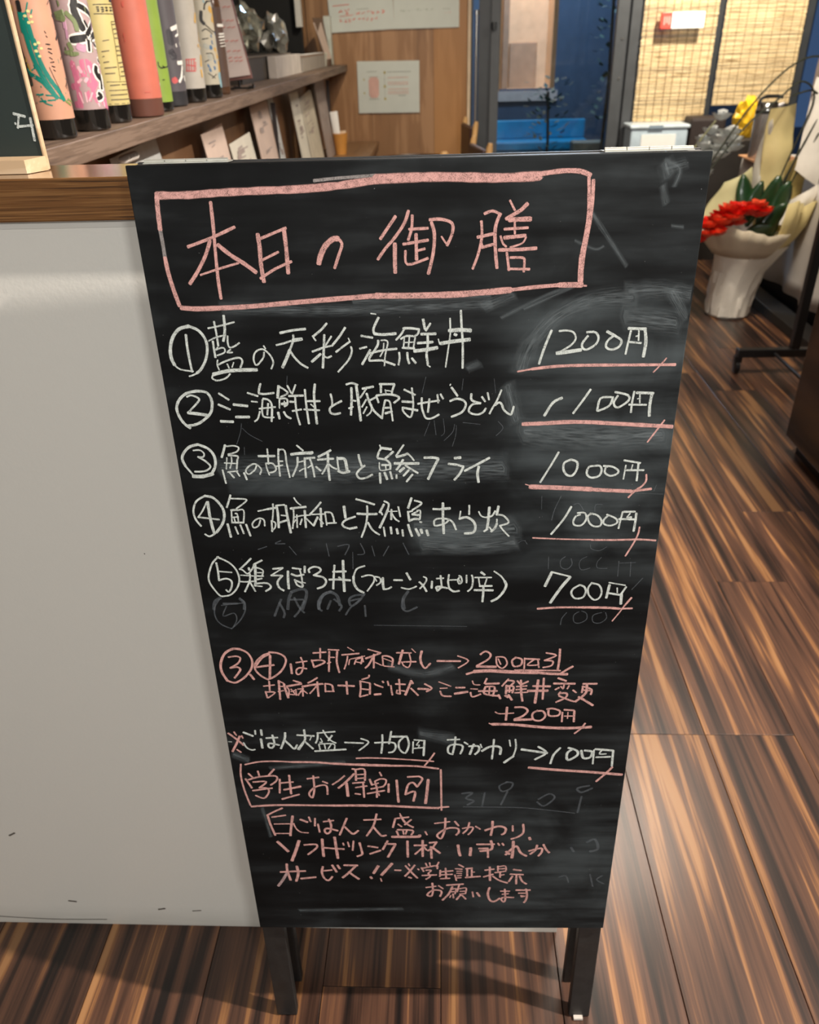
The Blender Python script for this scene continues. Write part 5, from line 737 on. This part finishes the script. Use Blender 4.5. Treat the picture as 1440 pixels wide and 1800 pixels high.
ps = thing('leaflet_stand', 'brown leaflet stand with pale cards at the far end of the shelf', 'stand')
q = MB(); sheet(q, (-.775, 6.0, 1.20), (-.755, 6.14, 1.20), (-.80, 6.14, 1.47), (-.84, 6.0, 1.47), .01); q.build('back', pm('stand_brown', (.14, .08, .05), .6), ps)
q = MB(); sheet(q, (-.765, 6.0, 1.235), (-.745, 6.1, 1.235), (-.80, 6.1, 1.445), (-.835, 5.99, 1.445), .004); q.build('card', M_pinkp, ps)
MB().box(-.765, -.748, 5.98, 6.15, 1.196, 1.235, bev=.003).build('foot', pm('stand_brown', (.14, .08, .05), .6), ps)
def cup(loc, r, h, mat, label, name='cup', cat='cup'):
    t = thing(name, label, cat, loc)
    MB().lathe([(r*.72, 0), (r, h), (r*.90, h), (r*.66, h*.06)], n=24).build('body', mat, t, True); return t
M_jar = pm('jar_pale', (.52, .50, .42), .4)
tag(MB().box(-.775, -.748, 6.19, 6.27, 1.196, 1.345, bev=.003).build('carton', pm('carton_green_white', (.55, .58, .50), .5)), 'tall pale carton behind the leaflet stand', 'carton')
tag(MB().box(-.795, -.75, 6.2, 6.28, 1.3455, 1.485, bev=.003).build('carton', pm('carton_white', (.60, .62, .55), .5)), 'white carton stacked on the tall pale carton', 'carton')
t = thing('ceramic_cup', 'small cream cup on the shelf end beside the leaflet stand', 'cup', (-.775, 5.90, 1.196)); MB().lathe([(.020, 0), (.030, .075), (.026, .075), (.018, .006)], n=24).build('body', M_jar, t, True); MB().lathe([(.031, .073), (.031, .079)], n=24).build('rim', M_cream, t, True)
tag(MB().box(-.925, -.888, 5.84, 5.895, 1.42, 2.6, bev=.002).build('pipe_cover', pm('pale_strip', (.52, .50, .46), .6)), 'pale vertical strip on the black partition standing in for the dark kitchen', 'strip')
# ================================================ MENUS UNDER THE SHELF (standing on the bar counter)
def menu(name, label, cat, y0, y1, ztop0, ztop1, x, mats, lean=.05, edge=None):
    t = thing(name, label, cat)
    zb = .702
    for k, mt in enumerate(mats):
        m = MB(); dx = k*.004
        sheet(m, (x-dx+.02, y0+.03, zb), (x-dx+.02, y1+.03, zb), (x-dx-lean+.02, y1-k*.01, ztop1+k*.006), (x-dx-lean+.02, y0+k*.012, ztop0+k*.006), .002)
        m.build('cover' if k == 0 else 'page', mt, t)
    A_, B_, C_, D_ = [Vector(p) for p in ((x+.02, y0+.03, zb), (x+.02, y1+.03, zb), (x-lean+.02, y1, ztop1), (x-lean+.02, y0, ztop0))]
    g = random.Random(int(y0*100)); sts = []
    for k in range(g.randint(5, 9)):
        u0 = g.uniform(.15, .5); v0 = g.uniform(.45, .93); sts.append((g.choice([.012, .02, .05]), [(u0, v0), (min(.9, u0+g.uniform(.1, .4)), v0+g.uniform(-.01, .01))]))
    def pf(u, v, l):
        q = A_*(1-u)*(1-v)+B_*u*(1-v)+C_*u*v+D_*(1-u)*v; return q+Vector((.0035+l, 0, 0))
    ribbons(sts, 'print', pm('menu_print', (.36, .29, .26), .8), t, pf, 1, .0004)
    if edge:
        m = MB(); m.box(x+.012-lean*.5, x+.03-lean*.5, y1+.005, y1+.014, zb, ztop1-.01); m.build('spine', edge, t)
    return t
M_dark = pm('dark_edge', (.02, .015, .015), .6); M_greyp = pm('paper_grey', (.55, .56, .54), .8)
rb = menu('ring_binder', 'white ring bound menu under the near end of the shelf', 'binder', 1.93, 2.27, 1.118, 1.130, -.735, [M_greyp])
for k in range(4): MB().lathe([(.012, 0), (.014, .004), (.012, .008)], n=14, M=Matrix.Translation((-.735, 1.945+k*.022, 1.112)) @ Matrix.Rotation(.5, 4, 'X')).build('ring', pm('ring_white', (.62, .58, .52), .4), rb, True)
menu('menu_card', 'pinkish beige menu card under the shelf, nearest the ring binder', 'menu', 2.66, 2.93, 1.099, 1.109, -.72, [M_pinkp])
menu('menu_card', 'cream white menu card behind the pinkish one', 'menu', 3.00, 3.34, 1.035, 1.043, -.72, [M_cream])
menu('menu_folder', 'tall pink menu folder with white pages and dark edge', 'menu', 3.40, 3.74, 1.122, 1.128, -.72, [M_pinkp, pm('paper_blush', (.60, .44, .36), .8)], edge=M_dark)
menu('menu_card', 'tall white sheet just behind the pink menu folder', 'menu', 3.76, 3.88, 1.135, 1.138, -.72, [M_greyp])
menu('menu_card', 'tall narrow cream card under the middle of the shelf', 'menu', 4.32, 4.58, 1.121, 1.12, -.72, [M_cream])
menu('menu_card', 'wide creased cream leaflet beside the tall narrow card', 'menu', 4.62, 5.06, 1.075, 1.098, -.72, [pm('paper_tan', (.50, .45, .36), .8), M_cream])
menu('picture_frame', 'tall thin grey framed poster leaning at the far menu end', 'frame', 5.20, 5.62, 1.141, 1.137, -.72, [pm('frame_grey', (.34, .28, .26), .6)], edge=M_dark)
tag(MB().box(-.70, -.62, 4.02, 4.025, .702, .86).build('price_card', M_paper), 'small white card standing in front of the menus', 'card')
cpo = cup((-.66, 5.6, .70), .048, .125, pm('orange_cup', (.62, .28, .06), .45), 'orange cup holding folded white napkins on the bar counter')
npk = thing('napkins', 'folded white napkins standing in the orange cup', 'napkin')
q = MB(); sheet(q, (-.685, 5.59, .71), (-.650, 5.59, .71), (-.665, 5.58, .955), (-.715, 5.58, .95), .006, curl=.006); q.build('napkin', M_paper, npk)
q = MB(); sheet(q, (-.690, 5.605, .71), (-.635, 5.605, .71), (-.620, 5.60, .840), (-.700, 5.60, .835), .008, curl=.005); q.build('napkin', pm('napkin_peach', (.78, .58, .40), .8), npk)
# ================================================ PAPERS ON THE WOOD WALL
def wallsheet(name, label, x0, x1, z0, z1, tilt, inks):
    t = thing(name, label, 'poster', ((x0+x1)/2, 6.300, (z0+z1)/2)); t.rotation_euler = (0, math.radians(tilt), 0)
    w, h = (x1-x0)/2, (z1-z0)/2
    m = MB(); sheet(m, (-w, .0, -h), (w, .0, -h), (w, .0, h), (-w, .0, h), .003, n=6, curl=.003); sh_ = m.build('sheet', M_wpaper, t)
    for c, sts in inks:
        ribbons(sts, 'print', pm('ink_'+c, {'red': (.75, .18, .13), 'green': (.25, .30, .22), 'gold': (.45, .36, .10), 'pink': (.68, .42, .36), 'grey': (.40, .42, .38)}[c], .8), t, lambda x, y, l: Vector((x, -.0065-l, y)), 1, .0006)
    return t
rr = random.Random(11)
def scrawl(x0, x1, z, h, n):
    o = []
    for k in range(n):
        x = x0+(x1-x0)*k/n; w = (x1-x0)/n*.75
        for j in range(3):
            a = rr.uniform(0, w); b = rr.uniform(-h/2, h/2); o.append((h*.16, [(x+a, z+b), (x+rr.uniform(0, w), z+rr.uniform(-h/2, h/2))]))
    return o
wallsheet('poster', 'white sheet with red handwriting, upper left on the wood wall', -.765, -.323, 1.393, 1.70, -1.5,
    [('red', scrawl(-.155, -.07, -.035, .030, 2)+scrawl(-.10, .17, -.050, .022, 8)+scrawl(-.15, .12, -.088, .024, 9)+[(.004, [(-.19, .0), (-.08, .004)]), (.003, [(-.15, -.062), (-.06, -.058)])]), ('grey', [(.004, [(-.03, -.026), (.05, -.026)])])])
wallsheet('poster', 'white sheet with one faint green line, upper right on the wood wall', -.320, .126, 1.398, 1.70, 0,
    [('green', scrawl(-.18, .05, -.045, .014, 12)), ('red', scrawl(.12, .17, -.064, .010, 4)), ('grey', [(.003, [(.11, -.042), (.16, -.043)])])])
wallsheet('poster', 'single white notice with pink box, centred low on the wood wall', -.592, -.153, .885, 1.210, .6,
    [('pink', [(.075, [(-.105, -.045), (-.105, .045)])]+[(.004, [(-.005, z), (.14, z+.001)]) for z in (.06, .03, .018, -.012, -.028, -.04)]), ('gold', [(.018, [(-.028, .092), (-.028, .097)]), (.018, [(-.028, .005), (-.028, .012)]), (.018, [(-.028, -.072), (-.028, -.066)]), (.012, [(-.175, .05), (-.175, .056)]), (.012, [(-.175, -.035), (-.175, -.03)])]),
     ('grey', [(.003, [(-.028, -.06), (-.028, .09)]), (.004, [(-.01, .095), (.16, .097)]), (.004, [(-.15, .098), (-.08, .10)]), (.004, [(-.14, -.073), (-.07, -.073)]), (.005, [(.07, -.052), (.12, -.052)]), (.003, [(-.14, .066), (-.07, .066)])])])
# ================================================ CHAIRS AND ROUND TABLE BEYOND THE BOARD
M_oak = pm('light_oak', (.62, .36, .14), .45); M_leather = pm('brown_leather', (.055, .022, .018), .4)
def chair(x, y, rz, label):
    t = thing('dining_chair', label, 'chair', (x, y, 0), rz, 'oak dining chairs')
    for sx in (-.19, .19):
        MB().tube([(sx, .20, 0), (sx, .19, .44), (sx*1.02, .23, .84), (sx*1.02, .235, .865)], [.014, .018, .018, .012], 10).build('leg', M_oak, t, True)
        MB().tube([(sx, -.19, 0), (sx, -.19, .43)], .016, 10).build('leg', M_oak, t, True)
    MB().box(-.21, .21, -.21, .21, .43, .475, bev=.012).build('seat', M_leather, t)
    MB().box(-.172, .172, .195, .23, .60, .83, bev=.01).build('backrest', M_leather, t)
    MB().box(-.18, .18, .185, .205, .38, .43).build('rail', M_oak, t)
    return t
chair(-.03, 5.84, -math.pi/2+.15, 'oak chair with dark brown leather back, farther one beside the wood wall')
chair(-.01, 4.60, -math.pi/2+.18, 'oak chair with dark brown leather back, nearer one before the blue bench')
rt = thing('round_table', 'round brown table with dark rim just above the sign top edge', 'table', (-.17, 5.22, 0))
MB().lathe([(.25, .672), (.265, .675), (.27, .684), (.265, .692), (.0, .692)], n=48, cap=True).build('tabletop', wood('table_brown', (.13, .07, .036), (.19, .10, .05), (.25, .14, .08), axis='X', rough=.35), rt, True)
MB().lathe([(.271, .676), (.276, .69), (.276, .702), (.268, .704), (.264, .695)], n=48, cap=False).build('rim', pm('table_rim', (.045, .022, .014), .4), rt, True)
MB().lathe([(.12, 0), (.12, .015), (.03, .03), (.03, .672)], n=28).build('pedestal', M_iron, rt, True)
hb = thing('oak_toy', 'small stack of light oak blocks on the round table', 'ornament')
for dx, dz in ((.02, 0), (.075, 0), (.048, .033)): MB().lathe([(.018, 0), (.024, .008), (.024, .024), (.018, .032)], c=(dx-.03, 5.08, .6925+dz), n=16).build('block', M_oak, hb, True)
# ================================================ RIGHT SIDE: CABINET, RACK, TABLE, BOUQUET
M_cab = wood('cabinet_wood', (.004, .003, .003), (.012, .007, .005), (.030, .016, .010), axis='Y', scale=1.2, rough=.22, stretch=8, coat=.6, bump=.03)
cab = thing('cabinet', 'dark glossy wooden cabinet at the right edge of the picture', 'cabinet')
MB().box(1.262, 2.0, .9, 2.64, .055, 1.0, bev=.004).build('body', M_cab, cab); MB().box(1.295, 1.98, .93, 2.60, 0, .055).build('plinth', pm('plinth_black', (.008, .007, .007), .6), cab)
MB().box(1.25, 2.01, .89, 2.65, 1.0, 1.03, bev=.003).build('top', M_cab, cab); MB().box(1.2585, 1.262, .95, 2.60, .10, .95).build('side_panel', M_cab, cab)
M_rk = pm('rack_black', (.010, .010, .011), .35)
rk = thing('garment_rack', 'black metal rack on casters before the white cloth table', 'rack')
MB().box(1.325, 1.76, 3.39, 3.43, .075, .112, bev=.004).build('foot_bar', M_rk, rk); MB().box(1.555, 1.592, 3.392, 3.428, .112, 1.75, bev=.003).build('post', M_rk, rk)
MB().box(1.42, 1.76, 2.72, 2.76, .075, .112, bev=.004).build('foot_bar', M_rk, rk); MB().box(1.555, 1.592, 2.722, 2.758, .112, 1.75).build('post', M_rk, rk)
MB().box(1.556, 1.588, 2.72, 3.43, 1.75, 1.78).build('top_bar', M_rk, rk)
MB().tube([(1.487, 3.40, .092), (1.487, 2.75, .092)], .008, 8).build('brace', M_rk, rk)
for x, y in ((1.335, 3.41), (1.75, 3.41), (1.43, 2.74), (1.75, 2.74)):
    c = MB().lathe([(.020, -.011), (.027, -.009), (.027, .009), (.020, .011)], n=20, M=Matrix.Translation((x, y, .0275)) @ Matrix.Rotation(math.pi/2, 4, 'Y')).build('caster', M_rk, rk, True)
    MB().box(x-.016, x+.016, y-.012, y+.012, .05, .078).build('fork', M_rk, c)
M_cloth = pm('white_cloth', (.56, .53, .50), .85, var=.04)
tb = thing('cloth_table', 'long table under a white cloth with black base at right', 'table')
m = MB(); n = 60; vs = []
for j in range(8):
    for i in range(n+1):
        y = 2.95+i*2.35/n; f = j/7; vs.append((1.86+.018*f*math.sin(i*.9)+.012*f*math.sin(i*.37+1)-.015*f, y, .665-(.665-.125)*f))
fs = [(j*(n+1)+i, j*(n+1)+i+1, (j+1)*(n+1)+i+1, (j+1)*(n+1)+i) for j in range(7) for i in range(n)]
m.add(vs, fs); o = m.build('cloth_side', M_cloth, tb, True); md = o.modifiers.new('s', 'SOLIDIFY'); md.thickness = .003
MB().box(1.86, 2.45, 2.95, 5.32, .655, .668, bev=.002).build('cloth_top', M_cloth, tb); MB().box(1.90, 2.42, 2.98, 5.25, .0, .16).build('base', pm('plinth_black', (.008, .007, .007), .6), tb)
tag(MB().box(1.745, 1.855, 3.5, 5.1, 0, .055, bev=.004).build('floor_board', pm('plinth_black', (.008, .007, .007), .6)), 'low black board on the floor along the white cloth', 'board')
ty = thing('serving_tray', 'light orange wooden tray under the silver kettle', 'tray')
MB().box(1.82, 2.10, 5.0, 5.28, .669, .680, bev=.003).build('base', pm('tray_orange', (.72, .38, .20), .5), ty); MB().box(1.82, 2.10, 4.99, 5.0, .669, .695).build('edge', pm('tray_orange', (.72, .38, .20), .5), ty)
kt = thing('kettle', 'shiny silver cylindrical kettle with dark handle on the orange tray', 'kettle', (1.888, 5.13, .681))
M_chrome = pm('chrome', (.58, .56, .57), .24, metal=.75, var=.25, scale=5)
MB().lathe([(.058, 0), (.062, .006), (.062, .235)], n=40).build('body', M_chrome, kt, True); MB().lathe([(.0625, .235), (.0625, .25), (.06, .252)], n=40).build('band', M_iron, kt, True)
MB().lathe([(.060, .252), (.057, .285), (.048, .295), (.0, .297)], n=40).build('lid', M_steel, kt, True)
MB().tube([(-.055, 0, .27), (-.04, 0, .312), (.02, 0, .322), (.075, -.01, .315)], .009, 8, 4).build('handle', M_iron, kt, True)
MB().tube([(.055, -.01, .27), (.085, -.02, .285)], [.014, .008], 10).build('spout', M_chrome, kt, True)
# yellow bag behind
yb = tag(crinkle('yellow_bag', (1.945, 5.60, .855), (.085, .05, .115), pm('yellow_wrap', (.90, .52, .02), .35, var=.2, scale=10, coat=.3), None, 5, .4), 'bright yellow crumpled wrap behind the silver kettle', 'bag')
ye = MB().box(1.72, 2.05, 5.48, 5.75, 0, .735).build('stool', pm('dark_bench', (.03, .025, .022), .6)); tag(ye, 'dark stool behind the white cloth table', 'stool')
# bouquet in wrapped pot
bq = thing('flower_arrangement', 'gift wrapped pot of red flowers in white and yellow paper on the floor', 'plant', (1.565, 4.285, 0))
M_wrapw = pm('wrap_white', (.80, .76, .68), .6, var=.06, bump=.2, scale=14); M_wrapy = pm('wrap_yellow', (.66, .55, .26), .55, var=.12, scale=6, bump=.1); M_wrapc = pm('wrap_cream', (.66, .58, .44), .6, var=.06, scale=8, bump=.1)
def shell(name, prof, a0, a1, mat, parent, n=40, wav=.02, seed=0, c=(0, 0), th=.002, label=None, tiltx=0):
    """open conical paper sheet: prof = (radius, z) rows, wavy towards the rim"""
    m = MB(); R_ = len(prof); vs = []
    for j, (r, z) in enumerate(prof):
        f = j/(R_-1)
        for i in range(n+1):
            a = a0+(a1-a0)*i/n; w = wav*f*(math.sin(a*5+seed)+.6*math.sin(a*11+seed*2.3)+.4*math.sin(a*23+seed))
            q = r+w; vs.append((c[0]+q*math.cos(a)+tiltx*f*f, c[1]+q*math.sin(a), z+w*.8+.02*f*math.sin(a*3+seed*1.7)))
    fs = [(j*(n+1)+i, j*(n+1)+i+1, (j+1)*(n+1)+i+1, (j+1)*(n+1)+i) for j in range(R_-1) for i in range(n)]
    m.add(vs, fs); o = m.build(name, mat, parent, True, label); md = o.modifiers.new('s', 'SOLIDIFY'); md.thickness = th; return o
PI = math.pi
q = MB(); n = 56; rows = [(.100, .0, 0), (.113, .012, 0), (.116, .06, 0), (.119, .12, .004), (.124, .18, .010), (.133, .24, .022), (.152, .30, .040), (.185, .38, .06)]; vs = []
for j, (r, z, ox) in enumerate(rows):
    for i in range(n):
        a = 2*PI*i/n; k = r+(.016*noise.noise(Vector((math.cos(a)*3.2, math.sin(a)*3.2, z*17)))+.008*noise.noise(Vector((math.cos(a)*8, math.sin(a)*8, z*40))))*(1 if z > .01 else .3)
        vs.append((ox+k*math.cos(a), k*math.sin(a), z))
q.add(vs, [(j*n+i, j*n+(i+1) % n, (j+1)*n+(i+1) % n, (j+1)*n+i) for j in range(len(rows)-1) for i in range(n)]+[tuple(range(n))])
q.build('wrapped_pot', M_wrapw, bq, 20, 'white crumpled paper round the pot')
shell('wrap', [(.165, .33), (.20, .375), (.235, .42), (.262, .475)], -PI*1.02, -PI*.36, M_wrapc, bq, wav=.012, seed=1, label='cream white paper collar', c=(.03, 0))
shell('wrap', [(.165, .34), (.21, .40), (.25, .48), (.272, .60)], -PI*.42, PI*.25, M_wrapy, bq, wav=.018, seed=3, label='yellow paper collar', c=(.04, 0))
def crumple(name, P, mat, lab=None, amp=.02, n=14, seed=0):
    m = MB(); sheet(m, *P, .0016, n, curl=.03)
    m.v = [tuple(Vector(v)+Vector((noise.noise(Vector(v)*7+Vector((seed, 0, 0))), 1.6*noise.noise(Vector(v)*6+Vector((0, seed, 9))), noise.noise(Vector(v)*7+Vector((4, seed, 0)))))*amp) for v in m.v]
    return m.build(name, mat, bq, 60, lab)
crumple('wrap', [(.055, .02, .45), (.20, .0, .45), (.155, .02, 1.02), (.045, .04, 1.0)], M_wrapy, 'narrow yellow back sheet', seed=1)
crumple('wrap', [(.015, .06, .50), (.07, .05, .48), (.075, .06, .98), (.035, .07, .94)], pm('film_grey', (.52, .49, .42), .3, var=.15, scale=9, coat=.3), 'crinkled translucent grey sheet', amp=.03, seed=4)
crumple('wrap', [(.15, -.02, .44), (.265, -.02, .40), (.265, .0, .82), (.16, .0, .76)], pm('wrap_ochre', (.50, .38, .13), .55, var=.12, scale=6), 'ochre yellow sheet at right', seed=2)
crumple('wrap', [(.175, -.06, .735), (.30, -.08, .66), (.36, -.05, 1.10), (.205, -.03, 1.13)], M_wrapw, 'stiff white upper sheet', amp=.012, seed=3)
crumple('wrap', [(.14, -.10, .47), (.27, -.13, .52), (.28, -.10, .68), (.17, -.05, .60)], M_wrapw, 'white folded sheet at right', amp=.03, seed=6)
crumple('wrap', [(-.20, .03, .50), (.02, .04, .52), (.00, .05, .735), (-.12, .06, .68)], pm('wrap_lemon', (.70, .66, .36), .6, var=.08, scale=6, bump=.1), 'pale lemon back sheet', amp=.03, seed=5)
M_leaf = pm('deep_green_leaf', (.012, .045, .014), .3, var=.3, scale=14, coat=.3)
def leaf(base, tip, w, bend, parent, mat=M_leaf, name='leaf'):
    base = Vector(base); tip = Vector(tip); d = tip-base; s = d.cross(Vector((0, 1, 0))).normalized(); up = s.cross(d).normalized(); m = MB(); vs = []; n = 8
    for i in range(n+1):
        t = i/n; c = base+d*t+up*bend*math.sin(PI*t); ww = w*math.sin(PI*min(.98, t*.94+.03))**.7
        for k in (-1, -.5, 0, .5, 1): vs.append(c+s*ww*k+up*abs(k)*w*.22)
    fs = [(i*5+k, i*5+k+1, (i+1)*5+k+1, (i+1)*5+k) for i in range(n) for k in range(4)]
    m.add(vs, fs); o = m.build(name, mat, parent, True); md = o.modifiers.new('s', 'SOLIDIFY'); md.thickness = .0015; return o
for b, t_, w in (((.0, -.10, .50), (-.05, -.02, .715), .046), ((-.02, -.12, .48), (.03, -.08, .69), .042), ((.07, -.10, .42), (.10, -.10, .715), .055), ((.10, -.12, .44), (.155, -.10, .69), .050), ((.02, -.17, .42), (.13, -.18, .60), .045), ((-.06, -.19, .44), (.07, -.20, .50), .035), ((.12, -.06, .40), (.19, -.04, .66), .045)):
    leaf(b, t_, w, .02, bq)
M_red = pm('red_petal', (.80, .022, .012), .45, var=.3, scale=25); M_red2 = pm('orange_red_petal', (.90, .10, .04), .45, var=.3, scale=25)
def flower(c, r, mat, parent, seed, n=7, name='flower'):
    rr = random.Random(seed); m = MB(); c = Vector(c)
    for k in range(n*2):
        a = 2*PI*k/n+rr.uniform(-.2, .2); el = .35 if k < n else .95; el += rr.uniform(-.2, .2)
        d = Vector((math.cos(a)*math.cos(el), math.sin(a)*math.cos(el)*.8-.25, math.sin(el))).normalized(); s = d.cross(Vector((.1, .2, 1))).normalized(); u = s.cross(d)
        rad = r*(1 if k < n else .75); w = rad*.42
        m.add([c, c+d*rad*.4+s*w*.8+u*.1*rad, c+d*rad*.4-s*w*.8+u*.1*rad, c+d*rad*.8+s*w+u*.28*rad, c+d*rad*.8-s*w+u*.28*rad, c+d*rad*1.02+u*.2*rad, c+d*rad*.5-u*.02*rad], [(0, 1, 6), (0, 6, 2), (1, 3, 5, 6), (2, 6, 5, 4)])
    return m.build(name, mat, parent, 60)
rr = random.Random(2)
for k in range(26):
    u = (k % 13)/12; x = -.25+.27*u+rr.uniform(-.012, .012); z = .475+.07*u+(k//13)*.05*math.sin(u*PI)+rr.uniform(-.015, .02)
    flower((x, -.17+rr.uniform(-.04, .05), z), rr.uniform(.052, .068), M_red if k % 3 else M_red2, bq, k)
for k in range(9):
    flower((-.265+.02*k+rr.uniform(-.01, .01), -.20+rr.uniform(-.03, .02), .435+.013*k+rr.uniform(-.012, .012)), rr.uniform(.048, .060), M_red2 if k % 2 else M_red, bq, k+80)
M_stem = pm('dark_stem', (.02, .024, .012), .5)
for pts in ([(.10, -.05, .62), (.16, -.05, .85), (.20, -.06, 1.05), (.12, -.07, 1.12), (.02, -.07, 1.04), (-.10, -.08, .94), (-.26, -.10, .73)], [(.13, -.05, .60), (.20, -.03, .85), (.235, -.04, 1.02), (.19, -.05, 1.08), (.10, -.05, 1.06)],
            [(.16, -.04, .60), (.22, -.06, .80), (.25, -.08, .90)], [(-.26, -.10, .76), (-.12, -.10, 1.0), (.02, -.09, 1.16), (.14, -.08, 1.22), (.26, -.06, 1.20)], [(.11, -.06, .60), (.17, -.06, .78), (.24, -.07, .98)]):
    MB().tube([Vector(p) for p in pts], .0042, 7, 5).build('stem', M_stem, bq, True)
orc = thing('orchid', 'white orchid spray behind the top right corner of the sign', 'plant', (1.36, 4.75, 0))
M_orch = pm('orchid_white', (.70, .72, .70), .5, var=.08); M_stg = pm('stem_green', (.30, .30, .16), .6)
MB().lathe([(.06, 0), (.085, .16), (.075, .16), (.07, .13)], n=24).build('pot', M_wrapw, orc, True)
MB().tube([(0, 0, .13), (-.02, 0, .5), (.0, 0, .72), (.12, -.02, .92)], .005, 7, 4).build('stem', M_stg, orc, True); MB().tube([(0, 0, .13), (.03, 0, .4), (.02, -.02, .62), (.10, -.04, .74)], .005, 7, 4).build('stem', M_stg, orc, True)
rr = random.Random(9)
for k in range(34):
    u = k/33; flower((-.01+.23*u+rr.uniform(-.05, .05), rr.uniform(-.06, .05), .58+.28*u+rr.uniform(-.07, .08)), rr.uniform(.052, .070), M_orch, orc, k+50, 5)
leaf((0, 0, .15), (-.15, -.05, .35), .05, .03, orc); leaf((0, 0, .15), (.12, -.05, .38), .05, .03, orc)
# far right hangings behind the rack
cl = thing('hanging_coat', 'grey brown coat hanging at the far right beside the window', 'coat', (2.80, 6.2, 0))
q = MB(); n = 20; vs = []
for j in range(12):
    z = .55+1.2*j/11
    for i in range(n): a = 2*PI*i/n; r = .16+.03*math.sin(a*4+j*.3)-.03*(j/11)**2; vs.append((r*math.cos(a)*1.3, r*math.sin(a)*.6, z))
q.add(vs, [(j*n+i, j*n+(i+1) % n, (j+1)*n+(i+1) % n, (j+1)*n+i) for j in range(11) for i in range(n)]+[tuple(range(n)), tuple(11*n+i for i in range(n))])
q.build('body', pm('coat_taupe', (.14, .105, .085), .85, bump=.2), cl, True); MB().tube([(0, 0, 1.74), (0, 0, 1.85), (.03, 0, 1.87)], .004, 6).build('hanger_hook', M_steel, cl)
MB().box(-.04, .09, -.13, -.10, 1.0, 1.14).build('tag', M_wrapw, cl)
cr = thing('coat_stand', 'dark metal stand carrying the grey brown coat', 'stand', (2.80, 6.2, 0)); MB().tube([(.03, 0, 0), (.03, 0, .54)], .012, 10).build('pole', M_iron, cr); MB().lathe([(.16, 0), (.16, .015), (.02, .02)], n=24).build('foot', M_iron, cr, True)
